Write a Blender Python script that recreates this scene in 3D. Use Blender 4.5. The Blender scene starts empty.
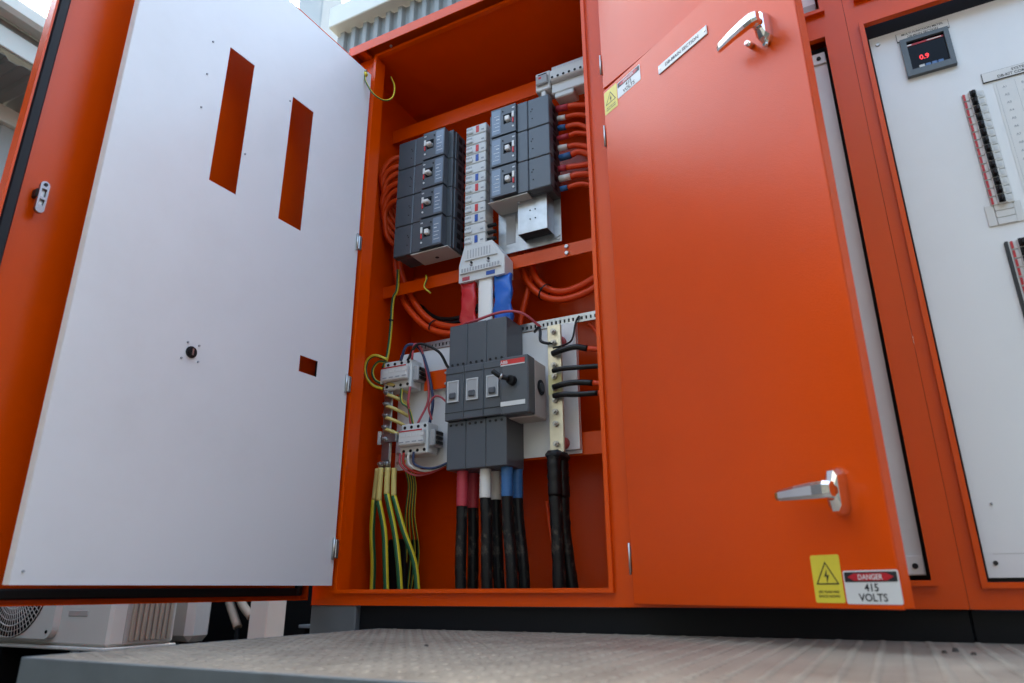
import bpy, bmesh, math, random
from mathutils import Matrix, Vector
R = math.radians
random.seed(7)
sc = bpy.context.scene
COL = sc.collection

# ------------------------------------------------------------------ camera
cam_d = bpy.data.cameras.new("camera")
cam = bpy.data.objects.new("camera", cam_d); COL.objects.link(cam)
cam_d.sensor_width = 36.0
cam_d.lens = 36.0 * 695 / 1024
cam_d.clip_start = 0.02; cam_d.clip_end = 500
cam.matrix_world = (Matrix.Translation((0, -1.4, 0.085)) @ Matrix.Rotation(R(27.35), 4, 'Z')
                    @ Matrix.Rotation(R(90 + 19.6), 4, 'X') @ Matrix.Rotation(R(-0.32), 4, 'Z'))
cam_d.dof.use_dof = True
cam_d.dof.focus_distance = 1.9
cam_d.dof.aperture_fstop = 4.0
sc.camera = cam

# ------------------------------------------------------------------ world, sun, exposure
SUN_EL, SUN_AZ = 44.0, 124.0          # azimuth measured from +X towards +Y
wd = bpy.data.worlds.new("World"); sc.world = wd; wd.use_nodes = True
nt = wd.node_tree
sky = nt.nodes.new("ShaderNodeTexSky"); sky.sky_type = 'NISHITA'; sky.sun_disc = False
sky.sun_elevation = R(SUN_EL); sky.sun_rotation = R(90 - SUN_AZ)
sky.air_density = 0.9; sky.dust_density = 7.0; sky.ozone_density = 1.2
nt.links.new(sky.outputs[0], nt.nodes["Background"].inputs[0])
nt.nodes["Background"].inputs[1].default_value = 0.15
sl = bpy.data.lights.new("sun", 'SUN'); sl.energy = 2.0; sl.angle = R(2); sl.color = (1, .96, .9)
so = bpy.data.objects.new("sun", sl); COL.objects.link(so)
sd = Vector((math.cos(R(SUN_EL)) * math.cos(R(SUN_AZ)), math.cos(R(SUN_EL)) * math.sin(R(SUN_AZ)), math.sin(R(SUN_EL))))
so.rotation_euler = sd.to_track_quat('Z', 'Y').to_euler()
so.location = sd * 20
vs = sc.view_settings
vs.view_transform = 'Standard'; vs.look = 'None'; vs.gamma = 1.0; vs.exposure = 3.52
vs.use_white_balance = True; vs.white_balance_temperature = 6780; vs.white_balance_tint = -2; vs.use_curve_mapping = False
sc.render.resolution_x = 1024; sc.render.resolution_y = 683

# ------------------------------------------------------------------ materials
MATS = {}
def mat(name, col, rough=.5, metal=0., spec=.5, bump=0., bscale=200., var=0., vscale=6., dirt=None, dscale=3., dlo=.55, dhi=.75,
        emit=None, coat=0., alpha=1., trans=0.):
    m = bpy.data.materials.new(name); m.use_nodes = True
    n = m.node_tree; b = n.nodes["Principled BSDF"]; L = n.links.new
    b.inputs["Base Color"].default_value = (*col, 1)
    b.inputs["Roughness"].default_value = rough; b.inputs["Metallic"].default_value = metal
    b.inputs["Specular IOR Level"].default_value = spec
    b.inputs["Coat Weight"].default_value = coat; b.inputs["Coat Roughness"].default_value = .08
    b.inputs["Transmission Weight"].default_value = trans
    if emit: b.inputs["Emission Color"].default_value = (*emit[0], 1); b.inputs["Emission Strength"].default_value = emit[1]
    tc = n.nodes.new("ShaderNodeTexCoord")
    src = None
    if var:
        nz = n.nodes.new("ShaderNodeTexNoise"); nz.inputs["Scale"].default_value = vscale; nz.inputs["Detail"].default_value = 6
        L(tc.outputs["Object"], nz.inputs["Vector"])
        mr = n.nodes.new("ShaderNodeMapRange"); mr.inputs[3].default_value = 1 - var; mr.inputs[4].default_value = 1 + var
        mr.inputs[1].default_value = .3; mr.inputs[2].default_value = .7
        L(nz.outputs[0], mr.inputs[0])
        mx = n.nodes.new("ShaderNodeMix"); mx.data_type = 'RGBA'; mx.blend_type = 'MULTIPLY'; mx.inputs[0].default_value = 1
        mx.inputs[6].default_value = (*col, 1); L(mr.outputs[0], mx.inputs[7]); src = mx.outputs[2]
        ra = n.nodes.new("ShaderNodeMapRange"); ra.inputs[3].default_value = max(.02, rough - var * .5); ra.inputs[4].default_value = rough + var * .6
        L(nz.outputs[0], ra.inputs[0]); L(ra.outputs[0], b.inputs["Roughness"])
    if dirt:
        nd = n.nodes.new("ShaderNodeTexNoise"); nd.inputs["Scale"].default_value = dscale; nd.inputs["Detail"].default_value = 9; nd.inputs["Roughness"].default_value = .65
        L(tc.outputs["Object"], nd.inputs["Vector"])
        md = n.nodes.new("ShaderNodeMapRange"); md.inputs[1].default_value = dlo; md.inputs[2].default_value = dhi
        L(nd.outputs[0], md.inputs[0])
        mx = n.nodes.new("ShaderNodeMix"); mx.data_type = 'RGBA'; L(md.outputs[0], mx.inputs[0])
        if src: L(src, mx.inputs[6])
        else: mx.inputs[6].default_value = (*col, 1)
        mx.inputs[7].default_value = (*dirt, 1); src = mx.outputs[2]
    if src: L(src, b.inputs["Base Color"])
    if bump:
        nb = n.nodes.new("ShaderNodeTexNoise"); nb.inputs["Scale"].default_value = bscale; nb.inputs["Detail"].default_value = 2
        L(tc.outputs["Object"], nb.inputs["Vector"])
        bp = n.nodes.new("ShaderNodeBump"); bp.inputs["Strength"].default_value = bump; bp.inputs["Distance"].default_value = .001
        L(nb.outputs[0], bp.inputs["Height"]); L(bp.outputs[0], b.inputs["Normal"])
    MATS[name] = m
    return m

mat('orange', (.64, .063, .0009), .17, bump=.38, bscale=520, var=.05, vscale=3, spec=.30)
mat('orange_in', (.62, .053, .0008), .19, bump=.38, bscale=400, var=.05, vscale=3, spec=.25)  # same paint as outside, its deeper red imitates the shaded interior
mat('white', (.72, .73, .745), .24, var=.02, vscale=2.2, bump=.10, bscale=9, dirt=(.65, .655, .66), dscale=2.2, dlo=.50, dhi=.85)
mat('black_paint', (.0035, .004, .006), .5, bump=.2, bscale=300, dirt=(.03, .028, .025), dscale=12, dlo=.66, dhi=.95, spec=.2)
mat('grey_paint', (.11, .115, .125), .5, var=.08, bump=.1, bscale=200)
mat('dab', (.60, .55, .28), .4)
mat('rubber', (.010, .012, .015), .6, spec=.3)
mat('chrome', (.78, .78, .77), .12, 1.)
mat('zinc', (.42, .44, .46), .34, .9, var=.18, vscale=25)
mat('steel', (.45, .45, .44), .35, .9, var=.1, vscale=40)
mat('breaker', (.052, .060, .070), .42, bump=.08, bscale=900)
mat('breaker_face', (.070, .080, .094), .36, bump=.05, bscale=900)
mat('breaker_dark', (.006, .0065, .0075), .5, spec=.3)
mat('beige', (.42, .39, .36), .55)
mat('label_grey', (.17, .21, .27), .15)  # blue-grey label, lightened to carry a bluish reflected sheen
mat('label_pale', (.52, .53, .54), .4)
mat('toggle_white', (.72, .71, .68), .4)
mat('plastic_white', (.60, .60, .59), .42, var=.02)
mat('plastic_grey', (.34, .34, .35), .5)
mat('latch_metal', (.30, .30, .31), .25, .95)
mat('red', (.55, .02, .02), .4)
mat('blue', (.015, .07, .33), .4)
mat('sleeve_red', (.50, .015, .02), .32, bump=.6, bscale=40)
mat('sleeve_white', (.78, .76, .73), .4, bump=.4, bscale=40)
mat('sleeve_blue', (.008, .11, .48), .3, bump=.6, bscale=40)
mat('shrink_red', (.42, .03, .05), .5)
mat('shrink_white', (.70, .68, .64), .5)
mat('shrink_blue', (.03, .12, .30), .5)
mat('cable_orange', (.66, .055, .006), .42, spec=.35)
mat('cable_red', (.42, .015, .012), .4)
mat('cable_black', (.006, .006, .0065), .42, dirt=(.16, .13, .10), dscale=42, dlo=.54, dhi=.80, spec=.3)
mat('cable_black_clean', (.005, .005, .006), .4, spec=.35)
mat('cable_blue', (.012, .03, .10), .4)
mat('cable_green', (.012, .10, .04), .45)
mat('cable_yellow', (.66, .52, .03), .45)
mat('shrink_yellow', (.62, .50, .16), .5)
mat('wire_pink', (.42, .06, .08), .4)
mat('brass', (.62, .58, .46), .36, .8, var=.12, vscale=30)
mat('yellow_sticker', (.68, .56, .05), .35)
mat('sign_white', (.64, .64, .63), .35)
mat('ink', (.012, .012, .015), .5)
mat('ink_grey', (.28, .30, .33), .5)
mat('sign_red', (.45, .01, .02), .4)
mat('screen', (.002, .002, .005), .2, spec=.12)
mat('led', (.6, .01, .02), .4, emit=((1, .03, .04), .16))
mat('meter_grey', (.085, .105, .12), .4)
mat('meter_blue', (.07, .16, .36), .4)
mat('clear', (.85, .88, .9), .15, trans=.0)
mat('galv', (.125, .145, .16), .5, .25, var=.12, vscale=14, dirt=(.10, .10, .10), dscale=5)
mat('tread', (.225, .196, .158), .55, .15, var=.18, vscale=9, dirt=(.13, .105, .085), dscale=3.5, dlo=.48, dhi=.72, bump=.4, bscale=260)
mat('stone', (.05, .04, .035), .9)
mat('ac_white', (.52, .50, .455), .5, var=.04, vscale=3)
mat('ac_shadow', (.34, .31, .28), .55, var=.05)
mat('dark', (.004, .004, .004), .7, spec=.1)
mat('cream', (.44, .43, .39), .5, var=.05, vscale=2)
mat('sheet', (.17, .168, .16), .5, .1, var=.06, vscale=3)
mat('sheet_dark', (.25, .25, .24), .55, .1, var=.06, vscale=3)
mat('concrete', (.060, .058, .055), .85, var=.2, vscale=1.5, bump=.5, bscale=80, dirt=(.09, .085, .08), dscale=1.2)
mat('sheet_blocker', (.045, .05, .055), .5, var=.06, vscale=3)
mat('post_grey', (.24, .25, .25), .5, var=.05)
mat('timber', (.30, .24, .18), .7, var=.1)
mat('interior_dark', (.05, .008, .002), .5)

# ------------------------------------------------------------------ mesh builder
class MB:
    def __init__(s): s.v = []; s.f = []; s.mi = []; s.sm = []; s.mats = []; s.M = Matrix.Identity(4)
    def slot(s, m):
        if m not in s.mats: s.mats.append(m)
        return s.mats.index(m)
    def add(s, vs, fs, m, smooth=False):
        b = len(s.v); s.v += [tuple(s.M @ Vector(p)) for p in vs]; k = s.slot(m)
        for f in fs: s.f.append([b + i for i in f]); s.mi.append(k); s.sm.append(smooth)
        return s
    def box(s, x0, x1, y0, y1, z0, z1, m, c=0.):
        x0, x1 = sorted((x0, x1)); y0, y1 = sorted((y0, y1)); z0, z1 = sorted((z0, z1))
        if c <= 0:
            vs = [(x, y, z) for x in (x0, x1) for y in (y0, y1) for z in (z0, z1)]
            return s.add(vs, [(0, 1, 3, 2), (4, 6, 7, 5), (0, 4, 5, 1), (2, 3, 7, 6), (0, 2, 6, 4), (1, 5, 7, 3)], m)
        c = min(c, (x1 - x0) * .45, (y1 - y0) * .45, (z1 - z0) * .45)
        lo = (x0, y0, z0); hi = (x1, y1, z1); idx = {}; vs = []
        for sx in (0, 1):
            for sy in (0, 1):
                for sz in (0, 1):
                    sg = (sx, sy, sz)
                    for a in range(3):
                        p = []
                        for k in range(3):
                            e = hi[k] if sg[k] else lo[k]
                            p.append(e if k == a else (e - c if sg[k] else e + c))
                        idx[(sg, a)] = len(vs); vs.append(tuple(p))
        fs = []
        for a in range(3):
            o = [k for k in range(3) if k != a]
            for q in (0, 1):
                r = []
                for (i, j) in ((0, 0), (1, 0), (1, 1), (0, 1)):
                    g = [0, 0, 0]; g[a] = q; g[o[0]] = i; g[o[1]] = j; r.append(idx[(tuple(g), a)])
                fs.append(r)
        for a in range(3):
            for b in range(a + 1, 3):
                t = 3 - a - b
                for i in (0, 1):
                    for j in (0, 1):
                        g0 = [0, 0, 0]; g0[a] = i; g0[b] = j; g1 = list(g0); g1[t] = 1; g0 = tuple(g0); g1 = tuple(g1)
                        fs.append([idx[(g0, a)], idx[(g0, b)], idx[(g1, b)], idx[(g1, a)]])
        for sx in (0, 1):
            for sy in (0, 1):
                for sz in (0, 1):
                    g = (sx, sy, sz); fs.append([idx[(g, 0)], idx[(g, 1)], idx[(g, 2)]])
        return s.add(vs, fs, m)
    def cyl(s, p0, p1, r0, m, r1=None, n=12, smooth=True):
        r1 = r0 if r1 is None else r1
        p0 = Vector(p0); p1 = Vector(p1); d = (p1 - p0).normalized()
        u = d.orthogonal().normalized(); w = d.cross(u)
        vs = []
        for p, r in ((p0, r0), (p1, r1)):
            for i in range(n):
                a = 2 * math.pi * i / n; vs.append(tuple(p + (u * math.cos(a) + w * math.sin(a)) * r))
        s.add(vs, [(i, (i + 1) % n, n + (i + 1) % n, n + i) for i in range(n)], m, smooth)
        s.add(vs[:n], [tuple(range(n))], m); s.add(vs[n:], [tuple(range(n))], m)
        return s
    def tube(s, pts, r, m, n=8, m2=None, sub=6, frac=.5, caps=True, wob=0.):
        P = [Vector(p) for p in pts]; Q = []
        if len(P) > 2:
            E = [2 * P[0] - P[1]] + P + [2 * P[-1] - P[-2]]
            for i in range(1, len(E) - 2):
                for k in range(sub):
                    t = k / sub; a, b, c, d = E[i - 1], E[i], E[i + 1], E[i + 2]
                    Q.append(.5 * ((2 * b) + (c - a) * t + (2 * a - 5 * b + 4 * c - d) * t * t + (3 * b - a - 3 * c + d) * t ** 3))
            Q.append(P[-1])
        else: Q = P
        u = None; vs = []
        for i, q in enumerate(Q):
            d = (Q[min(i + 1, len(Q) - 1)] - Q[max(i - 1, 0)]).normalized()
            if u is None: u = d.orthogonal().normalized()
            u = (u - d * u.dot(d)).normalized(); w = d.cross(u)
            ph = r * 9000 + q.x * 50
            for k in range(n):
                a = 2 * math.pi * k / n; rr = r * (1 + wob * (math.sin(i * 1.3 + ph) * .5 + math.sin(i * 2.1 + k * 1.7 + ph) * .6 + random.uniform(-.5, .5))) if wob else r
                vs.append(tuple(q + (u * math.cos(a) + w * math.sin(a)) * rr))
        f1 = []; f2 = []
        for i in range(len(Q) - 1):
            for k in range(n):
                fc = (i * n + k, i * n + (k + 1) % n, (i + 1) * n + (k + 1) % n, (i + 1) * n + k)
                (f2 if m2 and ((k % (n // 2)) < max(1, round(n // 2 * frac))) else f1).append(fc)
        b = len(s.v)
        s.add(vs, f1, m, True)
        if f2:
            k = s.slot(m2)
            for f in f2: s.f.append([b + i for i in f]); s.mi.append(k); s.sm.append(True)
        if caps:
            s.add(vs[:n], [tuple(range(n))], m); s.add(vs[-n:], [tuple(range(n))], m)
        return s
    def prism(s, poly, y0, y1, m):      # poly in (x,z), extruded along y
        n = len(poly); vs = [(x, y0, z) for x, z in poly] + [(x, y1, z) for x, z in poly]
        return s.add(vs, [tuple(range(n)), tuple(range(n, 2 * n))] + [(i, (i + 1) % n, n + (i + 1) % n, n + i) for i in range(n)], m)
    def plate(s, x0, x1, z0, z1, y0, y1, holes, m):   # sheet in the x-z plane with rectangular holes
        xs = sorted({x0, x1, *[h[0] for h in holes], *[h[1] for h in holes]}); zs = sorted({z0, z1, *[h[2] for h in holes], *[h[3] for h in holes]})
        nx, nz = len(xs) - 1, len(zs) - 1
        def solid(i, j):
            if i < 0 or j < 0 or i >= nx or j >= nz: return False
            cx = (xs[i] + xs[i + 1]) / 2; cz = (zs[j] + zs[j + 1]) / 2
            return not any(h[0] < cx < h[1] and h[2] < cz < h[3] for h in holes)
        V = {}; vs = []; fs = []
        def vid(i, j, k):
            if (i, j, k) not in V: V[(i, j, k)] = len(vs); vs.append((xs[i], y1 if k else y0, zs[j]))
            return V[(i, j, k)]
        for i in range(nx):
            for j in range(nz):
                if not solid(i, j): continue
                for k in (0, 1): fs.append([vid(i, j, k), vid(i + 1, j, k), vid(i + 1, j + 1, k), vid(i, j + 1, k)])
                for (di, dj, a, b) in ((-1, 0, (i, j), (i, j + 1)), (1, 0, (i + 1, j), (i + 1, j + 1)), (0, -1, (i, j), (i + 1, j)), (0, 1, (i, j + 1), (i + 1, j + 1))):
                    if not solid(i + di, j + dj): fs.append([vid(*a, 0), vid(*b, 0), vid(*b, 1), vid(*a, 1)])
        return s.add(vs, fs, m)
    def text(s, st, size, x, y, z, m, align='CENTER', sx=1.0):
        cu = bpy.data.curves.new("t", 'FONT'); cu.body = st; cu.size = size; cu.align_x = align; cu.resolution_u = 3; cu.offset = size * .018
        o = bpy.data.objects.new("t", cu); COL.objects.link(o)
        bpy.context.view_layer.update()
        me = bpy.data.meshes.new_from_object(o.evaluated_get(bpy.context.evaluated_depsgraph_get()))
        vs = [(x + v.co.x * sx, y, z + v.co.y) for v in me.vertices]; fs = [tuple(p.vertices) for p in me.polygons]
        bpy.data.objects.remove(o); bpy.data.curves.remove(cu); bpy.data.meshes.remove(me)
        return s.add(vs, fs, m)
    def screw(s, x, y, z, r, m, d=(0, -1, 0), h=.003):
        p = Vector((x, y, z)); dd = Vector(d)
        s.cyl(p, p + dd * h, r, m, r * .8, 10)
        return s
    def build(s, name, parent=None, base=None):
        """links the shapes as one mesh object; vertices are given in world space, the origin goes to base"""
        off = Vector(base) if base is not None else Vector((0, 0, 0))
        if parent is not None and base is None: off = WL[parent.name]
        me = bpy.data.meshes.new(name)
        me.from_pydata([tuple(Vector(p) - off) for p in s.v], [], s.f)
        for m in s.mats: me.materials.append(MATS[m])
        me.polygons.foreach_set("material_index", s.mi); me.polygons.foreach_set("use_smooth", s.sm)
        bm = bmesh.new(); bm.from_mesh(me); bmesh.ops.remove_doubles(bm, verts=bm.verts, dist=1e-6); bmesh.ops.recalc_face_normals(bm, faces=bm.faces); bm.to_mesh(me); bm.free()
        me.update()
        o = bpy.data.objects.new(name, me); COL.objects.link(o)
        if parent is not None:
            o.parent = parent; o.location = off - WL[parent.name]
        else: o.location = off
        WL[o.name] = off
        return o
WL = {}
def tag(o, label=None, cat=None, group=None, kind=None):
    if label: o['label'] = label
    if cat: o['category'] = cat
    if group: o['group'] = group
    if kind: o['kind'] = kind
    return o
def thing(name, loc, label, cat, group=None):
    o = bpy.data.objects.new(name, None); COL.objects.link(o); o.location = loc; o.empty_display_size = .05
    WL[o.name] = Vector(loc)
    return tag(o, label, cat, group)
def copy_tree(o, parent=None, delta=None):
    c = o.copy(); COL.objects.link(c); c.parent = parent
    if delta is not None: c.location = o.location + Vector(delta)
    WL[c.name] = WL[o.name] + (Vector(delta) if delta is not None else Vector((0, 0, 0)))
    for ch in list(o.children): copy_tree(ch, c)
    return c
def part(name, parent, fn):
    mb = MB(); fn(mb); return mb.build(name, parent)

# ------------------------------------------------------------------ the setting
g = MB(); g.box(-60, 60, -60, 60, -.5, -.36, 'concrete'); tag(g.build('ground'), kind='structure')

# ------------------------------------------------------------------ enclosure with bays one and two
ZT = 1.74
enc = thing('switchboard_enclosure', (-.59, .18, .05), 'orange powder-coated switchboard enclosure with its left bay standing open', 'switchboard')
O1 = (-1.200, -.505, .086, 1.690)
O2 = (-.425, .055, .095, 1.219)
O2U = (-.425, .055, 1.297, 1.690)
def f(m):
    m.plate(-1.287, .101, .05, 1.6995, 0, .003, [O1, O2, O2U], 'orange')
part('front_frame', enc, f)
def rim(m, o, w=.009, d=.011, mt='orange'):
    x0, x1, z0, z1 = o
    m.plate(x0 - w, x1 + w, z0 - w, z1 + w, -d, -.0002, [(x0, x1, z0, z1)], mt)
for o in (O1, O2, O2U):
    part('opening_rim', enc, lambda m: rim(m, o))
    bpy.context.view_layer.update()
part('jamb', enc, lambda m: m.box(-1.2025, -1.2, .0031, .034, .087, 1.689, 'orange'))
part('jamb', enc, lambda m: m.box(-.505, -.5025, .0031, .034, .087, 1.689, 'orange'))
part('side_wall', enc, lambda m: m.box(-1.287, -1.285, .0031, .36, .05, 1.7, 'orange_in'))
part('side_wall', enc, lambda m: m.box(.099, .101, .0031, .36, .05, 1.7, 'orange_in'))
part('divider', enc, lambda m: m.box(-.470, -.468, .0031, .36, .0545, 1.7, 'orange_in'))
part('back_panel', enc, lambda m: m.box(-1.287, .101, .36, .362, .05, 1.7, 'orange_in'))
part('bottom_panel', enc, lambda m: m.box(-1.285, .099, .018, .36, .052, .054, 'orange_in'))
part('ceiling_panel', enc, lambda m: m.box(-1.285, .099, .0031, .36, 1.7005, 1.703, 'orange_in'))
# rain hood running along the top
def f(m):
    m.box(-1.290, .101, -.040, -.037, 1.700, 1.735, 'orange', .001)
    m.box(-1.290, .101, -.037, .362, 1.7325, 1.735, 'orange')
    m.box(-1.290, -1.287, -.0368, .362, 1.7045, 1.7324, 'orange')
    m.box(-1.250, -1.230, -.0365, .36, 1.7045, 1.712, 'orange')
part('rain_hood', enc, f)
part('hood_bolt', enc, lambda m: m.cyl((-1.14, -.016, 1.699), (-1.14, -.016, 1.7035), .004, 'zinc'))
# cross rails
RY = .200
def rail(m, x0, x1, z0, z1, RY=.2):
    m.box(x0, x1, RY, RY + .003, z0, z1, 'orange', .0008)
    m.box(x0, x1, RY + .003, RY + .040, z1 - .003, z1, 'orange')
part('cross_rail', enc, lambda m: rail(m, -1.285, -.470, 1.520, 1.572))
part('cross_rail', enc, lambda m: rail(m, -1.285, -.470, .945, .985))
part('cross_rail', enc, lambda m: rail(m, -1.285, -.470, .400, .458, .222))
for z in (.955, .975): part('rail_bolt', enc, lambda m: (m.cyl((-.655, RY, z), (-.655, RY - .006, z), .0055, 'zinc', n=6)))
# plinth
part('plinth', enc, lambda m: m.box(-1.147, .101, .016, .30, -.30, .0495, 'black_paint', .002))
part('plinth_foot', enc, lambda m: m.box(-1.288, -1.148, .002, .30, -.30, .0495, 'grey_paint', .002))
part('floor_gasket', enc, lambda m: m.box(-1.21, -.505, .06, .34, .0545, .060, 'rubber'))

# white inner panel, swung out
MP = Matrix.Translation((-1.208, -.020, 0)) @ Matrix.Rotation(R(-92.5), 4, 'Z')
def f(m):
    m.M = MP
    m.plate(0, .716, .095, 1.614, -.002, 0, [(.416, .490, .960, 1.335), (.212, .288, .960, 1.330), (.111, .172, .592, .634)], 'white')
    m.box(.7145, .7165, -.020, -.0021, .0955, 1.6135, 'white')
    m.box(.002, .7144, -.020, -.0021, .0952, .0968, 'white'); m.box(.002, .7144, -.020, -.0021, 1.6122, 1.6138, 'white')
panel = part('inner_panel', enc, f); panel['label'] = 'white inner panel with three rectangular cutouts'
def f(m):
    m.M = MP
    m.cyl((.467, 0, .555), (.467, .003, .555), .0125, 'rubber', n=20)
    m.cyl((.467, .003, .555), (.467, .006, .555), .009, 'breaker_dark', n=16)
    m.box(.4655, .4685, .006, .0075, .548, .562, 'steel')
part('quarter_turn_lock', panel, f)
for (s, z) in ((0.537, 1.313), (0.538, 1.218), (0.538, 1.125), (0.296, 1.309), (0.408, 1.077), (0.7, 0.116), (0.478, 0.574), (0.451, 0.574), (0.487, 0.537), (0.448, 0.539)):
    part('panel_screw', panel, lambda m: (setattr(m, 'M', MP), m.cyl((s, 0, z), (s, .0025, z), .0024, 'ink_grey', .002, 10)))
for z in (1.02, .60, .18):
    def f(m):
        m.box(-1.2068, -1.1995, -.026, -.0135, z - .022, z + .022, 'zinc', .002)
        m.cyl((-1.203, -.029, z - .026), (-1.203, -.029, z + .026), .0035, 'steel')
    part('hinge', panel, f)
# earth strap of the inner panel
def f(m):
    m.tube([(-1.2095 , -.048, 1.590), (-1.200, -.050, 1.560), (-1.185, -.030, 1.525), (-1.170, .005, 1.520), (-1.158, .030, 1.545), (-1.165, .045, 1.60), (-1.190, .055, 1.655)], .0027, 'cable_green', 8, 'cable_yellow')
    m.cyl((-1.2085, -.048, 1.600), (-1.202, -.048, 1.588), .005, 'cable_yellow')
    m.cyl((-1.2093, -.048, 1.606), (-1.203, -.048, 1.606), .005, 'steel', n=6)
part('earth_strap', panel, f)

# orange outer door of bay one, swung out behind the panel
MD = Matrix.Translation((-1.300, -.020, 0)) @ Matrix.Rotation(R(-92.5), 4, 'Z')
def f(m):
    m.M = MD
    m.box(.004, .833, -.0025, 0, .062, 1.700, 'orange')
    for a in ((.829, .833, 0.0001, .024, .062, 1.700), (.004, .007, 0.0001, .024, .062, 1.700), (.0071, .8289, 0.0001, .024, .062, .065), (.0071, .8289, 0.0001, .024, 1.697, 1.700)): m.box(*a, 'orange')
door1 = part('outer_door', enc, f); door1['label'] = 'orange outer door seen from inside with black gasket'
def f(m):
    m.M = MD
    for a in ((.804, .824, .0002, .014, .072, 1.690), (.012, .030, .0002, .014, .072, 1.690), (.0301, .8039, .0002, .014, .072, .090), (.0301, .8039, .0002, .014, 1.672, 1.690)): m.box(*a, 'rubber', .003)
part('door_gasket', door1, f)
def f(m):
    m.M = MD
    m.box(.7745, .7815, .001, .018, .786, .804, 'breaker_dark', .002)
    m.plate(.7630, .7790, .762, .812, .016, .024, [(.7665, .7755, .766, .782), (.7665, .7755, .787, .804)], 'latch_metal')
    for z in (.762, .812): m.cyl((.771, .0161, z), (.771, .0239, z), .0080, 'latch_metal', n=20)
    m.box(.7670, .7750, .0155, .0185, .7665, .8035, 'steel'); m.cyl((.771, .0239, .813), (.771, .0255, .813), .0035, 'rubber')
part('clip_latch', door1, f)

# right-hand doors
HG = Vector((-.455, -.016, 0))
def door_m(a): return Matrix.Translation(HG) @ Matrix.Rotation(R(a), 4, 'Z')
M2 = door_m(-30.65); M3 = door_m(-27.9)
def f(m):
    m.M = M2
    m.box(.002, .5370, .0, .0025, .056, 1.262, 'orange', .0012)
    for a in ((.002, .0045, .0026, .024, .058, 1.260), (.5345, .5370, .0026, .024, .058, 1.260), (.0046, .5344, .0026, .024, .058, .0605), (.0046, .5344, .0026, .024, 1.2575, 1.260)): m.box(*a, 'orange')
door2 = part('lower_door', enc, f); door2['label'] = 'half-open glossy orange door with two chrome handles'
def f(m):
    m.M = M2; m.plate(.012, .526, .07, 1.248, .003, .015, [(.03, .508, .088, 1.23)], 'rubber')
part('door_gasket', door2, f)
def f(m):
    m.M = M3
    m.box(.002, .5370, .0, .0025, 1.270, 1.733, 'orange', .0012)
    for a in ((.002, .0045, .0026, .024, 1.272, 1.731), (.5345, .5370, .0026, .024, 1.272, 1.731), (.0046, .5344, .0026, .024, 1.2715, 1.274), (.0046, .5344, .0026, .024, 1.7285, 1.731)): m.box(*a, 'orange')
door3 = part('upper_door', enc, f); door3['label'] = 'plain orange door above the one with handles'
for d, zz in ((door3, (1.345,)), (door2, (1.13, .14))):
    for z in zz:
        def f(m):
            m.cyl((-.4560, -.0180, z - .03), (-.4560, -.0180, z + .03), .0022, 'steel')
            m.box(-.4575, -.4563, -.018, -.0005, z - .024, z + .024, 'zinc')
        part('hinge', d, f)
def handle(m, z, lock):
    m.M = M2 @ Matrix.Translation((.474, 0, z))
    # tapered escutcheon
    def ring(hw, hh, c, y): return [(-hw + c, y, -hh), (hw - c, y, -hh), (hw, y, -hh + c * 1.6), (hw, y, hh - c * 1.6), (hw - c, y, hh), (-hw + c, y, hh), (-hw, y, hh - c * 1.6), (-hw, y, -hh + c * 1.6)]
    rs = [ring(.0120, .034, .006, 0), ring(.0120, .034, .006, -.008), ring(.0100, .029, .005, -.021), ring(.0075, .014, .004, -.027)]
    vs = [p for r in rs for p in r]; fs = [tuple(range(8)), tuple(range(24, 32))]
    for k in range(3): fs += [(k * 8 + i, k * 8 + (i + 1) % 8, k * 8 + 8 + (i + 1) % 8, k * 8 + 8 + i) for i in range(8)]
    m.add(vs, fs, 'chrome')
    m.cyl((0, -.024, 0), (0, -.042, 0), .0105, 'chrome', .0115, 16)
    # lever, slightly tapered and curved towards the door at its tip
    st = [(.014, -.043, .0105, .006), (.005, -.047, .0122, .0076), (-.012, -.0475, .0120, .0074), (-.045, -.046, .0102, .0062), (-.076, -.042, .0082, .0050), (-.083, -.0400, .0070, .0042)]
    vs = []
    for (s, y, h, t) in st:
        vs += [(s, y + t, -h), (s, y - t * .4, -h), (s, y - t, -h * .55), (s, y - t, h * .55), (s, y - t * .4, h), (s, y + t, h)]
    fs = [tuple(range(6)), tuple(range(30, 36))]
    for k in range(5): fs += [(k * 6 + i, k * 6 + (i + 1) % 6, k * 6 + 6 + (i + 1) % 6, k * 6 + 6 + i) for i in range(6)]
    m.add(vs, fs, 'chrome')
    # recessed satin inlay on the lever face
    m.add([(-.006, -.0548, -.0042), (-.006, -.0548, .0042), (-.070, -.0478, .0030), (-.070, -.0478, -.0030)], [(0, 1, 2, 3)], 'steel')
    if lock:
        m.cyl((-.035, -.001, -.012), (-.035, -.018, -.012), .006, 'chrome', .005, 12)
        m.cyl((0, -.010, -.040), (0, -.016, -.042), .004, 'chrome', .003, 10)
        m.cyl((0, -.002, -.034), (0, -.012, -.041), .004, 'chrome', .004, 10)
part('handle', door2, lambda m: handle(m, .217, False))
part('handle', door2, lambda m: handle(m, 1.074, True))
def rrect(x0, x1, z0, z1, r, n=4):
    P = []
    for cx, cz, a0 in ((x1 - r, z1 - r, 0), (x0 + r, z1 - r, 90), (x0 + r, z0 + r, 180), (x1 - r, z0 + r, 270)):
        for k in range(n + 1):
            a = R(a0 + 90 * k / n); P.append((cx + r * math.cos(a), cz + r * math.sin(a)))
    return P
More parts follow.
